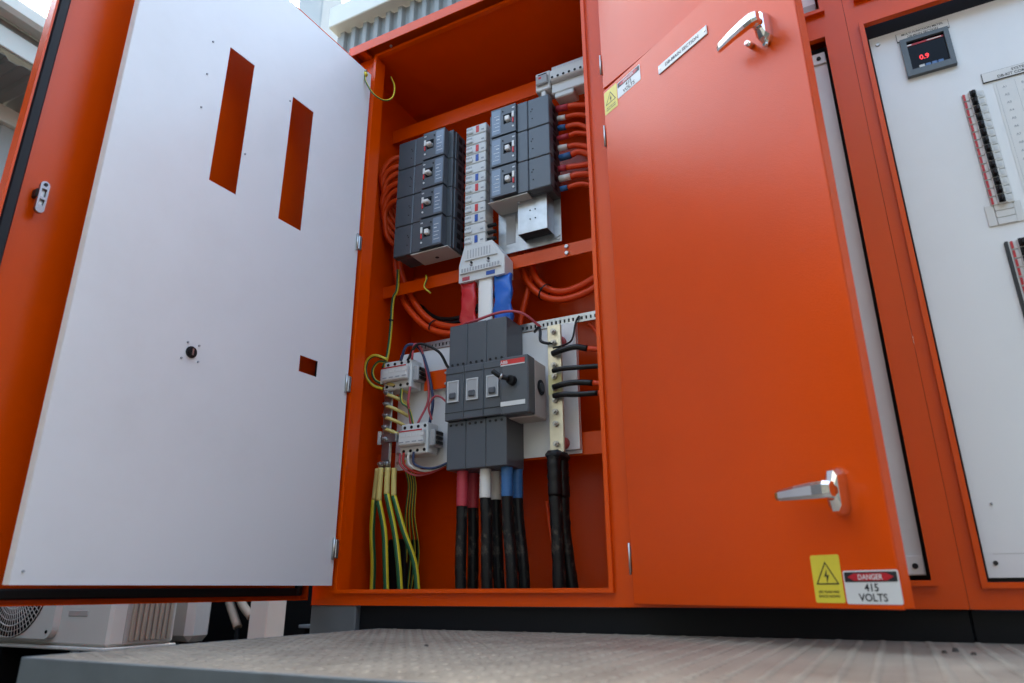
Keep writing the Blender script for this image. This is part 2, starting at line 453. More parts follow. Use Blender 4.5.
def danger(m, x0, z0, w=.0815, h=.0445):
    m.prism(rrect(x0, x0 + w, z0, z0 + h, .003), -.0007, -.0002, 'sign_white')
    m.prism(rrect(x0 + .002, x0 + w - .002, z0 + h - .0155, z0 + h - .002, .0015), -.0010, -.00075, 'ink')
    cx, cz = x0 + w / 2, z0 + h - .0088
    m.prism([(cx - .034, cz), (cx - .024, cz - .0050), (cx + .024, cz - .0050), (cx + .034, cz), (cx + .024, cz + .0050), (cx - .024, cz + .0050)], -.0013, -.00105, 'sign_red')
    m.text('DANGER', .0098, cx, -.0016, cz - .0035, 'sign_white', sx=.92)
    m.text('415', .0140, cx, -.0011, z0 + .0170, 'ink'); m.text('VOLTS', .0140, cx, -.0011, z0 + .0040, 'ink')
def arcflash(m, x0, z0, w=.0475, h=.0665):
    m.prism(rrect(x0, x0 + w, z0, z0 + h, .003), -.0007, -.0002, 'yellow_sticker')
    cx = x0 + w / 2; b = z0 + h * .38; t = z0 + h * .86; hw = w * .40
    outer = [(cx - hw, b), (cx + hw, b), (cx, t)]; k = .84; gc = ((cx), (b * 2 + t) / 3)
    inner = [(gc[0] + (x - gc[0]) * k, gc[1] + (z - gc[1]) * k) for x, z in outer]
    vs = [(x, -.0010, z) for x, z in outer + inner]
    m.add(vs, [(i, (i + 1) % 3, 3 + (i + 1) % 3, 3 + i) for i in range(3)], 'ink')
    bolt = [(cx + .0012, gc[1] + .011), (cx - .0042, gc[1] - .0005), (cx - .0004, gc[1] + .0005), (cx - .0012, gc[1] - .0095), (cx + .0042, gc[1] + .0028), (cx + .0004, gc[1] + .0020)]
    m.add([(x, -.0010, z) for x, z in bolt], [(0, 1, 2), (2, 5, 0), (2, 3, 4), (2, 4, 5)], 'ink')
    m.text('ARC FLASH AND', .0050, cx, -.0010, z0 + .0135, 'ink', sx=.9); m.text('SHOCK HAZARD', .0050, cx, -.0010, z0 + .0075, 'ink', sx=.9)
def on2(fn):
    def q(m): m.M = M2; fn(m)
    return q
o = part('danger_sign', door2, on2(lambda m: danger(m, .4555, .0625))); o['label'] = 'white danger sign reading 415 volts at the bottom corner'
o = part('warning_sticker', door2, on2(lambda m: arcflash(m, .4055, .0635))); o['label'] = 'yellow arc flash sticker at the bottom corner'
o = part('danger_sign', door2, on2(lambda m: danger(m, .0550, 1.2035, .0815, .0445))); o['label'] = 'white danger sign reading 415 volts at the top corner'
o = part('warning_sticker', door2, on2(lambda m: arcflash(m, .0055, 1.1865))); o['label'] = 'yellow arc flash sticker at the top corner'
def f(m):
    m.M = M2
    m.box(.195, .340, -.0028, -.0004, 1.1725, 1.1955, 'sign_white', .0008)
    m.text('DB-MAIN SECTION', .0118, .2675, -.0032, 1.1800, 'ink', sx=1.0)
    for s in (.2005, .3345): m.cyl((s, -.0028, 1.184), (s, -.0042, 1.184), .0022, 'steel')
o = part('name_plate', door2, f); o['label'] = 'white name plate reading DB-MAIN SECTION'

# white plates behind the half-open doors
def f(m):
    m.box(-.415, .050, .0165, .0185, .103, 1.200, 'white')
    m.box(.048, .050, .0186, .060, .104, 1.199, 'white')
    m.box(.005, .0495, .012, .0163, .104, .135, 'white', .001); m.box(.005, .0495, .012, .0163, 1.170, 1.199, 'white', .001)
p2 = part('cover_plate', enc, f)
for z in (.118, 1.184): part('plate_screw', p2, lambda m: m.screw(.036, .0119, z, .005, 'rubber'))
part('cover_plate', enc, lambda m: (m.box(-.415, .050, .0165, .0185, 1.310, 1.68, 'white'), m.box(.005, .0495, .012, .0163, 1.312, 1.335, 'plastic_grey', .001)))
part('plate_seal', enc, lambda m: m.plate(-.43, .085, .075, 1.250, .062, .072, [(-.40, .02, .12, 1.19)], 'rubber'))

# ------------------------------------------------------------------ third bay, its own enclosure
en3 = thing('meter_enclosure', (.43, .18, .05), 'orange enclosure at the right edge with white meter plate', 'switchboard')
O3 = (.132, .700, .091, 1.219); O3U = (.132, .700, 1.297, 1.690)
part('front_frame', en3, lambda m: m.plate(.1017, .76, .05, 1.6995, 0, .003, [O3, O3U], 'orange'))
for o in (O3, O3U): part('opening_rim', en3, lambda m: rim(m, o))
part('side_wall', en3, lambda m: m.box(.1045, .1065, .0031, .36, .05, 1.7, 'orange_in'))
part('side_wall', en3, lambda m: m.box(.758, .76, .0031, .36, .05, 1.7, 'orange_in'))
part('back_panel', en3, lambda m: m.box(.1045, .76, .36, .362, .05, 1.7, 'orange_in'))
part('bottom_panel', en3, lambda m: m.box(.1065, .758, .018, .36, .052, .054, 'orange_in'))
part('roof_panel', en3, lambda m: m.box(.1065, .758, .0031, .36, 1.7005, 1.703, 'orange_in'))
part('rain_hood', en3, lambda m: (m.box(.1045, .76, -.040, -.037, 1.700, 1.735, 'orange', .001), m.box(.1045, .76, -.037, .362, 1.7325, 1.735, 'orange')))
part('plinth', en3, lambda m: m.box(.1013, .76, .016, .30, -.30, .0495, 'black_paint', .002))
PY = .030
R1 = (.2730, .3100, .753, 1.0065); R2 = (.2770, .3190, .36, .678)
def f(m):
    m.plate(.139, .695, .098, 1.207, PY, PY + .002, [R1, R2], 'white')
    m.box(.139, .141, PY + .0021, PY + .03, .099, 1.206, 'white'); m.box(.1411, .694, PY + .0021, PY + .03, 1.205, 1.207, 'white')
    m.box(.152, .690, PY - .0003, PY - .0001, .135, .1355, 'plastic_grey')
mp = part('meter_plate', en3, f)
for x, z in ((.153, 1.187), (.153, .121), (.166, .216)): part('plate_screw', mp, lambda m: m.screw(x, PY, z, .0052 if z > 1 else .004 if z < .2 else .0022, 'steel' if z > 1 else 'ink' if z < .2 else 'ink_grey'))
part('seal', en3, lambda m: m.plate(.112, .705, .070, 1.250, .036, .046, [(.16, .66, .12, 1.18)], 'rubber'))

# meter and its name strip
mt = thing('digital_meter', (.237, PY, 1.08), 'square dark grey panel meter with glowing red digits on white plate', 'meter')
def f(m):
    m.plate(.192, .280, 1.080, 1.174, PY - .010, PY - .0002, [(.203, .271, 1.094, 1.165)], 'meter_grey')
    m.box(.2032, .2708, PY - .004, PY - .0003, 1.0942, 1.1648, 'screen')
part('bezel', mt, f)
def f(m):
    m.text('0.9', .016, .229, PY - .0046, 1.116, 'led', sx=.9)
part('red_digits', mt, f)
def f(m):
    m.box(.203, .270, PY - .0050, PY - .0041, 1.1560, 1.1600, 'sign_red'); m.box(.204, .212, PY - .0054, PY - .0051, 1.1565, 1.1595, 'sign_white'); m.box(.240, .266, PY - .0054, PY - .0051, 1.1570, 1.1590, 'sleeve_white')
part('brand_strip', mt, f)
for k in range(4):
    part('button', mt, lambda m: m.box(.2165 + k * .0112, .2265 + k * .0112, PY - .0060, PY - .0041, 1.0955, 1.1030, 'plastic_white' if k == 0 else 'meter_blue', .001))
def f(m):
    m.box(.1885, .2845, PY - .0024, PY - .0005, 1.1755, 1.1965, 'ink'); m.box(.1892, .2838, PY - .0030, PY - .0025, 1.1762, 1.1958, 'sign_white')
    m.text('MULTI FUNCTION METER', .0072, .2365, PY - .0033, 1.1875, 'ink', sx=.92); m.text('DB-MAIN SECTION', .0072, .2365, PY - .0033, 1.1790, 'ink', sx=.92)
tag(f and part('name_strip', None, f), 'narrow engraved white strip above the digital meter', 'sign')
def f(m):
    m.box(.3130, .4600, PY - .0028, PY - .0005, 1.0210, 1.0425, 'ink'); m.box(.3138, .4592, PY - .0034, PY - .0029, 1.0218, 1.0417, 'sign_white')
    m.text('SYSTEMS', .0080, .377, PY - .0037, 1.0328, 'ink'); m.text('DB-KIT COMMUNICATION', .0085, .386, PY - .0037, 1.0242, 'ink', sx=.95)
tag(part('name_strip', None, f), 'wide white strip reading SYSTEMS above the printed breaker schedule', 'sign')
def f(m):
    m.box(.328, .460, PY - .0010, PY - .0003, .745, 1.015, 'sign_white')
    for c in range(4):
        for r in range(14):
            m.text(('A' if c % 2 == 0 else 'B') + str(r + 1), .0065, .345 + c * .030, PY - .0013, 1.000 - r * .0182, 'ink_grey')
    for c in range(5): m.box(.3325 + c * .030, .3328 + c * .030, PY - .0013, PY - .0011, .745, 1.013, 'ink_grey')
tag(part('schedule_card', None, f), 'white printed schedule card beside the upper row of small breakers', 'card')
def f(m):
    for k in range(3): m.box(.2765, .3065, PY - .004, PY + .002, .7145 + k * .0142, .7283 + k * .0142, 'plastic_white', .001)
    m.box(.262, .2764, PY - .0025, PY - .0003, .7143, .757, 'plastic_white', .0008); m.box(.3066, .318, PY - .0025, PY - .0003, .7143, .757, 'plastic_white', .0008)
tag(part('blanking_cover', None, f), 'pale blank cover under the upper row of small breakers', 'cover')
# DIN breakers
def mcb(loc, label, group, wide=False):
    x, z = loc
    t = thing('miniature_breaker', (x, PY, z), label, 'circuit breaker', group)
    part('body', t, lambda m: (m.box(x - .018, x + .018, PY - .006, PY + .05, z + .0004, z + .0176, 'plastic_white', .001), m.box(x - .008, x + .007, PY - .012, PY - .0061, z + .0004, z + .0176, 'plastic_white', .001)))
    part('stripe', t, lambda m: m.box(x - .0176, x - .0135, PY - .0068, PY - .0061, z + .002, z + .0165, 'sign_red'))
    part('toggle', t, lambda m: (m.box(x - .0045, x + .0025, PY - .022, PY - .0121, z + .003, z + .0140, 'breaker_dark', .002), m.box(x - .0065, x + .0040, PY - .0130, PY - .0121, z + .0008, z + .0172, 'breaker_dark')))
    part('window', t, lambda m: m.box(x + .0095, x + .0150, PY - .0068, PY - .0061, z + .005, z + .013, 'label_pale'))
    return t
ORD = ['first', 'second', 'third', 'fourth', 'fifth', 'sixth', 'seventh', 'eighth', 'ninth', 'tenth', 'eleventh', 'twelfth', 'thirteenth', 'fourteenth']
t0 = None
for k in range(14):
    lab = 'small white circuit breaker with black toggle, %s from the top of the upper row' % ORD[k]
    if t0 is None: t0 = mcb((.2915, 1.006 - .018), lab, 'small breakers in the meter plate')
    else:
        c = copy_tree(t0, None, (0, 0, -.018 * k)); c['label'] = lab
for k in range(11):
    c = copy_tree(t0, None, (.0115, 0, -.328 - .018 * k)); c['label'] = 'small white circuit breaker with black toggle, %s from the top of the lower row' % ORD[k]
def f(m):
    m.box(.2775, .2825, PY - .006, PY + .002, .36, .678, 'ink'); m.box(.2826, .2842, PY - .006, PY + .002, .36, .678, 'plastic_white')
tag(part('edge_trim', None, f), 'black trim strip along the left side of the lower breaker row', 'trim')

# ------------------------------------------------------------------ moulded-case breakers
def mccb(name, x0, x1, z0, h, yf, yb, flip, label, group, tripped=False):
    t = thing(name, ((x0 + x1) / 2, yb, z0), label, 'circuit breaker', group)
    w = x1 - x0
    def X(u): return x1 - u * w if flip else x0 + u * w
    e = .0007
    part('body', t, lambda m: (m.box(X(.03), X(1), yf + .032, yb, z0 + e, z0 + h - e, 'breaker', .002), m.box(X(.32), X(.985), yf + .020, yf + .0319, z0 + e, z0 + h - e, 'breaker', .001)))
    tc = part('terminal_cover', t, lambda m: m.box(X(0), X(.33), yf + .004, yf + .0318 if False else yf + .031, z0 + e, z0 + h - e, 'breaker_face', .0025))
    def f(m):
        for (u, v) in ((.25, .30), (.27, .55), (.25, .62)): m.box(X(u), X(u + .018), yf + .0030, yf + .0041, z0 + h * v, z0 + h * v + .003, 'breaker_dark')
    part('vent_mark', tc, f)
    part('front_cover', t, lambda m: m.box(X(.335), X(.50), yf + .004, yf + .0195, z0 + e, z0 + h - e, 'breaker_face', .002))
    fc = part('face', t, lambda m: m.plate(min(X(.505), X(.90)), max(X(.505), X(.90)), z0 + .005, z0 + h - .002, yf - .004, yf + .0195, [(min(X(.57), X(.70)), max(X(.57), X(.70)), z0 + h * .38, z0 + h * .70)], 'breaker_face'))
    part('label_plate', fc, lambda m: m.box(X(.745), X(.885), yf - .0047, yf - .0041, z0 + .010, z0 + h - .008, 'label_grey'))
    def f(m):
        for q in range(5): m.box(X(.765), X(.765 + (.10, .07, .09, .05, .08)[q]), yf - .0051, yf - .0048, z0 + h * (.22 + .12 * q), z0 + h * (.22 + .12 * q) + (.0032 if q == 3 else .0016), 'label_pale')
        m.box(X(.52), X(.56), yf - .0045, yf - .0042, z0 + h * .84, z0 + h * .88, 'label_pale')
    tag(part('rating_print', fc, f), kind='stuff')
    def f(m):
        m.box(X(.573), X(.697), yf + .006, yf + .019, z0 + h * .385, z0 + h * .695, 'breaker_dark')
        if tripped: m.box(X(.60), X(.67), yf - .010, yf + .0059, z0 + h * .46, z0 + h * .62, 'toggle_white', .002)
        else: m.box(X(.575), X(.665), yf - .014, yf + .0059, z0 + h * .48, z0 + h * .60, 'toggle_white', .003)
    part('toggle', fc, f)
    part('status_flag', fc, lambda m: m.box(X(.525), X(.56), yf - .0075, yf - .0041, z0 + h * .52, z0 + h * .72, 'toggle_white', .001))
    part('trip_flag', fc, lambda m: m.box(X(.53), X(.555), yf - .0075, yf - .0041, z0 + h * .34, z0 + h * .50, 'red', .001))
    part('test_button', fc, lambda m: m.cyl((X(.545), yf - .0041, z0 + h * .22), (X(.545), yf - .0055, z0 + h * .22), .0032, 'plastic_white'))
    part('face_screw', fc, lambda m: m.cyl((X(.71), yf - .0041, z0 + h * .82), (X(.71), yf - .0055, z0 + h * .82), .0026, 'breaker_dark'))
    # terminal slots in both ends
    def f(m):
        for k in range(3):
            zz = z0 + h * (.10 + .30 * k)
            xa = X(1); sg = -1 if flip else 1
            m.box(xa + sg * .0002, xa + sg * .0012, yf + .048, yf + .066, zz, zz + h * .17, 'breaker_dark')
            m.box(xa + sg * .0002, xa + sg * .0012, yf + .075, yf + .088, zz + .003, zz + h * .12, 'breaker_dark')
            xb = X(0) if False else X(.03); m.box(xb - sg * .0002, xb - sg * .0012, yf + .040, yf + .060, zz, zz + h * .17, 'breaker_dark')
    part('terminal_slots', t, f)
    return t
BY = .112; BB = .199
GL = 'moulded-case breakers in the left stack'; GR = 'moulded-case breakers in the right stack'
wd_ = ['lowest', 'second lowest', 'second highest', 'topmost']
for k in range(4):
    mccb('moulded_case_breaker', -1.188, -.990, 1.027 + k * .102, .102, BY, BB, False,
         'dark grey moulded-case breaker with white toggle, %s of the left stack of four' % wd_[k], GL, k == 0)
for k in range(3):
    mccb('moulded_case_breaker', -.866, -.661, 1.128 + k * .102, .102, BY, BB, True,
         'dark grey moulded-case breaker with red marker, %s of the right stack of three' % ('lowest', 'middle', 'topmost')[k], GR, True)
def f(m):
    m.box(-1.125, -.995, BY + .006, BB - .004, 1.0225, 1.0268, 'beige', .001); m.cyl((-1.06, .165, 1.0228), (-1.06, .165, 1.0215), .006, 'breaker_dark')
tag(part('base_tray', None, f), 'pale underside tray beneath the left stack of four breakers', 'tray')
def f(m):
    m.box(-.860, -.735, BY + .006, BB - .004, 1.1235, 1.1278, 'beige', .001); m.cyl((-.775, .150, 1.1238), (-.775, .150, 1.117), .006, 'plastic_grey')
tag(part('base_tray', None, f), 'pale underside tray beneath the right stack of three breakers', 'tray')

# busbar chassis between the stacks
ch = thing('busbar_chassis', (-.917, .199, .905), 'white busbar chassis with coloured phase tags between the two breaker stacks', 'busbar')
SY = .150
for k in range(12):
    z = 1.024 + k * .0345
    part('cover_block', ch, lambda m: (m.box(-.958, -.887, SY, .199, z + .0006, z + .0339, 'plastic_white', .002),
                                         m.box(-.955, -.932, SY - .004, SY - .0001, z + .006, z + .016, 'plastic_white', .001),
                                         m.box(-.954, -.934, SY - .0045, SY - .0041, z + .0075, z + .0095, 'plastic_grey')))
    cc = ('red', 'plastic_white', 'blue')[k % 3] if k % 3 != 1 else 'red'
    cc = ('blue', 'red', 'blue', 'red')[k % 4]
    if k % 3 != 1: part('phase_tag', ch, lambda m: m.box(-.922, -.912, SY - .0016, SY - .0001, z + .006, z + .029, cc))
    part('pin_row', ch, lambda m: [m.box(-.9545 + i * .0052, -.9515 + i * .0052, SY - .0010, SY - .0001, z + .021, z + .027, 'plastic_grey') for i in range(4)])['kind'] = 'stuff'
    part('tag_print', ch, lambda m: m.box(-.903, -.894, SY - .0010, SY - .0001, z + .010, z + .014, 'ink_grey'))
for k in range(3):
    part('side_knob', ch, lambda m: m.tube([(-.884, SY + .012, 1.036 + k * .022), (-.858, SY + .012, 1.036 + k * .022)], .006, 'breaker_dark'))
def f(m):
    poly = [(-.953, 1.0235), (-.970, .965), (-.970, .910), (-.822, .910), (-.822, .965), (-.862, 1.0235)]
    m.prism(poly, SY - .004, .198, 'plastic_white')
    m.prism([(-.945, 1.010), (-.950, .975), (-.843, .975), (-.862, 1.010)], SY - .008, SY - .0041, 'plastic_white')
    m.prism([(-.960, .952), (-.965, .935), (-.832, .935), (-.838, .952)], SY - .010, SY - .0041, 'plastic_white')
    for i in range(9): m.box(-.940 + i * .009, -.9375 + i * .009, SY - .0087, SY - .0081, .980, 1.006, 'plastic_grey')
    for i in range(14): m.box(-.958 + i * .009, -.953 + i * .009, SY - .0107, SY - .0101, .938, .949, 'plastic_grey')
    for x in (-.928, -.872): m.cyl((x, SY - .0041, .966), (x, SY - .009, .966), .0035, 'breaker_dark'); m.cyl((x, SY - .0041, .957), (x, SY - .012, .957), .003, 'plastic_grey')
sh = part('end_shroud', ch, f)
part('phase_tag', sh, lambda m: m.box(-.958, -.934, SY - .0052, SY - .0041, .914, .925, 'wire_pink'))
part('phase_tag', sh, lambda m: m.box(-.880, -.852, SY - .0052, SY - .0041, .916, .928, 'blue'))
for nm, x0, x1, mt_, lab in (('red', -.968, -.921, 'sleeve_red', 'crumpled red sleeved busbar above the main switch'), ('white', -.911, -.866, 'sleeve_white', 'smooth white sleeved busbar above the main switch'), ('blue', -.860, -.806, 'sleeve_blue', 'crumpled blue sleeved busbar above the main switch')):
    m = MB(); n = 12; vs = []
    for i in range(n + 1):
        z = .912 - i * (.912 - .762) / n; a = 0 if nm == 'white' else .004
        for k in range(10):
            an = 2 * math.pi * k / 10; ca, sa = math.cos(an), math.sin(an)
            px = (x0 + x1) / 2 + (x1 - x0) / 2 * (abs(ca) ** .35) * (1 if ca > 0 else -1) * (1 - (.10 * math.sin(i * 1.1 + (0 if ca > 0 else 2)) if a else 0))
            py = .160 + .008 * (abs(sa) ** .5) * (1 if sa > 0 else -1) + (a * math.sin(i * 1.35 + k * 1.9) + a * .8 * math.sin(i * .7 + k) if a else 0)
            vs.append((px, py, z))
    m.add(vs, [(i * 10 + k, i * 10 + (k + 1) % 10, i * 10 + 10 + (k + 1) % 10, i * 10 + 10 + k) for i in range(n) for k in range(10)] + [tuple(range(10)), tuple(range(n * 10, n * 10 + 10))], mt_, True)
    tag(m.build('sleeved_busbar'), lab, 'busbar', 'sleeved busbars over the main switch')

# ------------------------------------------------------------------ main switch
ms = thing('main_switch', (-.885, .214, .373), 'large grey three-pole main switch with short black rotary lever', 'switch')
cols = (-.979, -.9215, -.862, -.801)
for k in range(3):
    a, b = cols[k] + .0004, cols[k + 1] - .0004
    tp = part('terminal_cover', ms, lambda m: (m.box(a, b, .118, .214, .6455, .769, 'breaker_face', .002)))
    def f(m):
        for i in range(3): m.cyl((a + .012 + i * .017, .118, .655), (a + .012 + i * .017, .1165, .655), .0035, 'breaker_dark', n=10)
    part('cover_screws', tp, f)
    bt = part('terminal_cover', ms, lambda m: (m.box(a, b, .118, .214, .373, .499, 'breaker_face', .002)))
    def f(m):
        for i in range(3): m.cyl((a + .012 + i * .017, .118, .489), (a + .012 + i * .017, .1165, .489), .0035, 'breaker_dark', n=10)
    part('cover_screws', bt, f)
    part('pole_body', ms, lambda m: (m.box(a, b, .104, .213, .4995, .645, 'breaker_face', .002), m.box(a + .001, b - .001, .1030, .1039, .625, .6265, 'breaker_dark'), m.box(a + .001, b - .001, .1030, .1039, .519, .5205, 'breaker_dark')))
    def f(m):
        c = (a + b) / 2 - .002
        m.plate(c - .0175, c + .0175, .547, .605, .099, .1028, [(c - .0148, c + .0148, .550, .602)], 'label_pale')
        m.box(c - .0146, c + .0146, .1005, .1027, .5502, .6018, 'plastic_grey'); m.box(c - .010, c + .010, .0945, .1004, .555, .572, 'breaker_face', .003)
    part('contact_window', ms, f)
def f(m):
    m.box(-.800, -.722, .082, .122, .491, .640, 'breaker_face', .003)
mech = part('operating_mechanism', ms, f)
part('mechanism_housing', ms, lambda m: (m.box(-.799, -.723, .1222, .190, .4895, .638, 'beige', .003)))
part('round_socket', ms, lambda m: (m.cyl((-.7229, .156, .570), (-.7205, .156, .570), .020, 'breaker_dark', n=20), m.cyl((-.7205, .156, .570), (-.717, .156, .570), .012, 'breaker', n=16)))
part('brand_strip', mech, lambda m: (m.box(-.799, -.731, .0805, .0818, .6195, .632, 'red'), m.box(-.799, -.731, .0805, .0818, .6165, .6192, 'sign_white'), m.text('ABB', .0115, -.789, .0800, .6215, 'sign_white')))
part('label_strip', mech, lambda m: m.box(-.799, -.731, .0805, .0818, .512, .5235, 'sign_white'))
def f(m):
    m.cyl((-.766, .082, .575), (-.766, .066, .575), .013, 'breaker_dark', .011, 14)
    m.tube([(-.766, .062, .575), (-.785, .052, .582), (-.803, .047, .596)], .0065, 'breaker_dark', 10)
    m.cyl((-.781, .055, .580), (-.785, .052, .582), .0078, 'steel', n=12)
part('rotary_lever', mech, f)

# mounting plate behind the main switch
mtp = thing('mounting_plate', (-.93, .215, .41), 'white mounting plate with slotted grey top flange behind the main switch', 'plate')
part('sheet', mtp, lambda m: (m.box(-1.216, -.640, .2155, .218, .404, .752, 'white', .0008),))
def f(m):
    holes = [( -1.140 + i * .0125, -1.1345 + i * .0125, .758, .768) for i in range(52)]
    m.plate(-1.146, -.49, .7525, .776, .2125, .2150, holes, 'zinc')
    m.box(-1.146, -.49, .2152, .2165, .7525, .776, 'breaker_dark')
part('slotted_flange', mtp, f)
for x, z in ((-1.205, .452), (-1.205, .426), (-.655, .452), (-.655, .430), (-.672, .70), (-.672, .725)): part('bolt', mtp, lambda m: m.screw(x, .2155, z, .005, 'steel'))
part('earth_symbol', mtp, lambda m: (m.box(-1.190, -1.178, .2145, .2154, .421, .433, 'yellow_sticker'), m.cyl((-1.184, .2145, .427), (-1.184, .2138, .427), .004, 'ink')))
part('stiffener', mtp, lambda m: m.box(-.690, -.6405, .2040, .2154, .4125, .7515, 'white', .001))

# neutral bar with screws
nb = thing('neutral_bar', (-.683, .16, .40), 'tall brass neutral bar lined with screws right of the main switch', 'busbar')
part('bar', nb, lambda m: m.box(-.702, -.664, .158, .166, .400, .735, 'brass', .001))
for k in range(10):
    z = .715 - k * .0305 - (.02 if k > 8 else 0)
    part('screw', nb, lambda m: (m.cyl((-.683, .158, z), (-.683, .149, z), .0075, 'steel', n=6), m.cyl((-.683, .149, z), (-.683, .143, z), .004, 'steel', n=8)))
for z in (.43, .70): part('insulator', nb, lambda m: m.cyl((-.683, .2035, z), (-.683, .166, z), .016, 'red', .013))
part('paint_dab', nb, lambda m: m.box(-.7015, -.6645, .1570, .1579, .548, .600, 'dab'))

def cable(name, segs, label, cat='cable', group=None, n=8, wob=0.):
    """segs: list of (points, radius, material, stripe material)"""
    if len(segs) == 1:
        m = MB(); p, r, a, b = segs[0]; m.tube(p, r, a, n, b, wob=wob); return tag(m.build(name), label, cat, group)
    t = thing(name, segs[0][0][-1], label, cat, group)
    for i, (p, r, a, b) in enumerate(segs):
        nm = 'sheath' if i == 0 else 'sleeve'
        m = MB(); m.tube(p, r, a, n, b, sub=10 if wob else 6, wob=wob); m.build(nm, t)
    return t
GN = 'black tails on the neutral bar'
for k, (z, red, lab) in enumerate(((.652, 1, 'topmost black cable tail on the neutral bar, ending in red'), (.606, 0, 'second black cable tail from the top of the neutral bar'), (.563, 1, 'third black cable tail from the top of the neutral bar, ending in red'), (.540, 2, 'lowest black cable tail on the neutral bar'))):
    dz = (.004, -.004, .001, -.006)[k]; xl = (-.590, -.555, -.580, -.568)[k]
    pts = [(-.683, .146, z), (-.655, .141, z + .002 + dz * .4), (-.620, .143 + .002 * k, z + .003 + dz), (xl, .152, z - .002 + dz * .6)]
    segs = [(pts, (.0080, .0066, .0078, .0072)[k], 'cable_black_clean', None)]
    e = pts[-1]; segs.append(([e, (-.53, .165, z - .012), (-.49, .19, z - .03)], .0068, 'cable_orange' if red else 'cable_black_clean', None))
    cable('neutral_tail', segs, lab, 'cable', GN)

# DIN rail devices at the very top
tb = thing('terminal_block', (-.61, .199, 1.43), 'pale grey terminal block row at the top right of the open bay', 'terminal block')
def f(m):
    m.box(-.6640, -.530, .146, .1905, 1.452, 1.488, 'plastic_white', .003); m.box(-.6640, -.530, .130, .1900, 1.4882, 1.526, 'plastic_white', .004); m.box(-.6640, -.530, .148, .1905, 1.5262, 1.552, 'plastic_white', .003)
part('housing', tb, f)
for k in range(7):
    x = -.654 + k * .0178
    part('screw_port', tb, lambda m: m.cyl((x, .1300, 1.497), (x, .1288, 1.497), .0040, 'breaker_dark'))
    part('marker_tag', tb, lambda m: m.box(x - .0080, x + .0080, .1466, .1479, 1.530, 1.548, 'label_pale'))
part('rail_clip', tb, lambda m: m.box(-.655, -.595, .146, .1905, 1.434, 1.4515, 'plastic_white', .003))
part('din_rail', tb, lambda m: m.box(-.725, -.515, .1907, .1996, 1.478, 1.513, 'zinc'))
part('rail_bracket', tb, lambda m: m.box(-.69, -.55, .1962, .1995, 1.5132, 1.5600, 'zinc'))
rl = thing('modular_relay', (-.69, .19, 1.45), 'small grey relay left of the top terminal block', 'relay')
part('housing', rl, lambda m: (m.box(-.714, -.6665, .142, .1905, 1.474, 1.540, 'plastic_white', .003), m.box(-.709, -.6715, .131, .1419, 1.490, 1.522, 'plastic_grey', .003), m.box(-.698, -.684, .146, .185, 1.452, 1.4739, 'plastic_white', .002)))
part('indicator', rl, lambda m: m.box(-.699, -.690, .1301, .1309, 1.507, 1.514, 'red'))
part('port_slot', rl, lambda m: m.box(-.705, -.677, .1411, .1419, 1.527, 1.533, 'breaker_dark'))

# galvanised plate and supply box under the right stack
gp = thing('galvanised_plate', (-.78, .21, 1.0), 'shiny galvanised plate below the right breaker stack', 'plate')
part('sheet', gp, lambda m: m.box(-.868, -.668, .196, .1985, .995, 1.20, 'zinc', .0008))
part('rating_label', gp, lambda m: m.box(-.842, -.812, .1950, .1959, 1.025, 1.115, 'plastic_grey'))
for x, z in ((-.676, 1.004), (-.676, 1.014), (-.684, 1.010), (-.862, 1.004)): part('bolt', gp, lambda m: m.screw(x, .196, z, .0042, 'steel'))
sb = thing('supply_box', (-.73, .195, 1.01), 'small zinc box with dark open bottom on the galvanised plate', 'box')
def f(m):
    m.box(-.781, -.690, .150, .152, 1.020, 1.128, 'zinc', .0006); m.box(-.781, -.779, .1521, .1955, 1.020, 1.128, 'zinc'); m.box(-.692, -.690, .1521, .1955, 1.020, 1.128, 'zinc'); m.box(-.7789, -.6921, .1521, .1955, 1.1265, 1.128, 'zinc')
part('casing', sb, f)
part('core', sb, lambda m: m.box(-.7785, -.6925, .156, .195, 1.0235, 1.1255, 'breaker_dark'))
part('screws', sb, lambda m: [m.cyl((-.742 + i * .016, .150, 1.060 + j * .028), (-.742 + i * .016, .1485, 1.060 + j * .028), .002, 'breaker_dark', n=8) for i in (0, 1) for j in (0, 1)])

# earth bar and surge devices on the left
eb = thing('earth_bar', (-1.207, .16, .36), 'tall zinc earth bar with bolts left of the mounting plate', 'busbar')
part('bar', eb, lambda m: m.box(-1.222, -1.194, .158, .164, .425, .70, 'zinc', .001))
part('foot', eb, lambda m: m.box(-1.2215, -1.1945, .1645, .170, .395, .4785, 'brass', .001))
for k in range(7): part('bolt', eb, lambda m: (m.cyl((-1.208, .158, .685 - k * .0335), (-1.208, .145, .685 - k * .0335), .0075, 'steel', n=6), m.cyl((-1.208, .145, .685 - k * .0335), (-1.208, .138, .685 - k * .0335), .004, 'steel', n=8)))
for x in (-1.216, -1.199): part('bolt', eb, lambda m: (m.cyl((x, .164, .414), (x, .148, .414), .0085, 'steel', n=6), m.cyl((x, .148, .414), (x, .14, .414), .004, 'steel')))
part('bracket', eb, lambda m: (m.box(-1.2225, -1.1700, .1530, .1579, .474, .498, 'zinc', .001), m.box(-1.1720, -1.168, .158, .215, .474, .498, 'zinc'), m.box(-1.232, -1.2226, .150, .158, .470, .508, 'plastic_white', .001)))
for k in range(5):
    cable('earth_lead', [([(-1.208, .152, .612 - k * .0335 + .0335), (-1.190, .150, .610 - k * .0335 + .03), (-1.170, .165, .600 - k * .0335 + .03), (-1.160, .195, .590 - k * .0335 + .03)], .005, 'shrink_yellow', None)],
          'short yellow lead bolted to the earth bar, %s from the top' % ORD[k], 'wire', 'yellow leads on the earth bar')
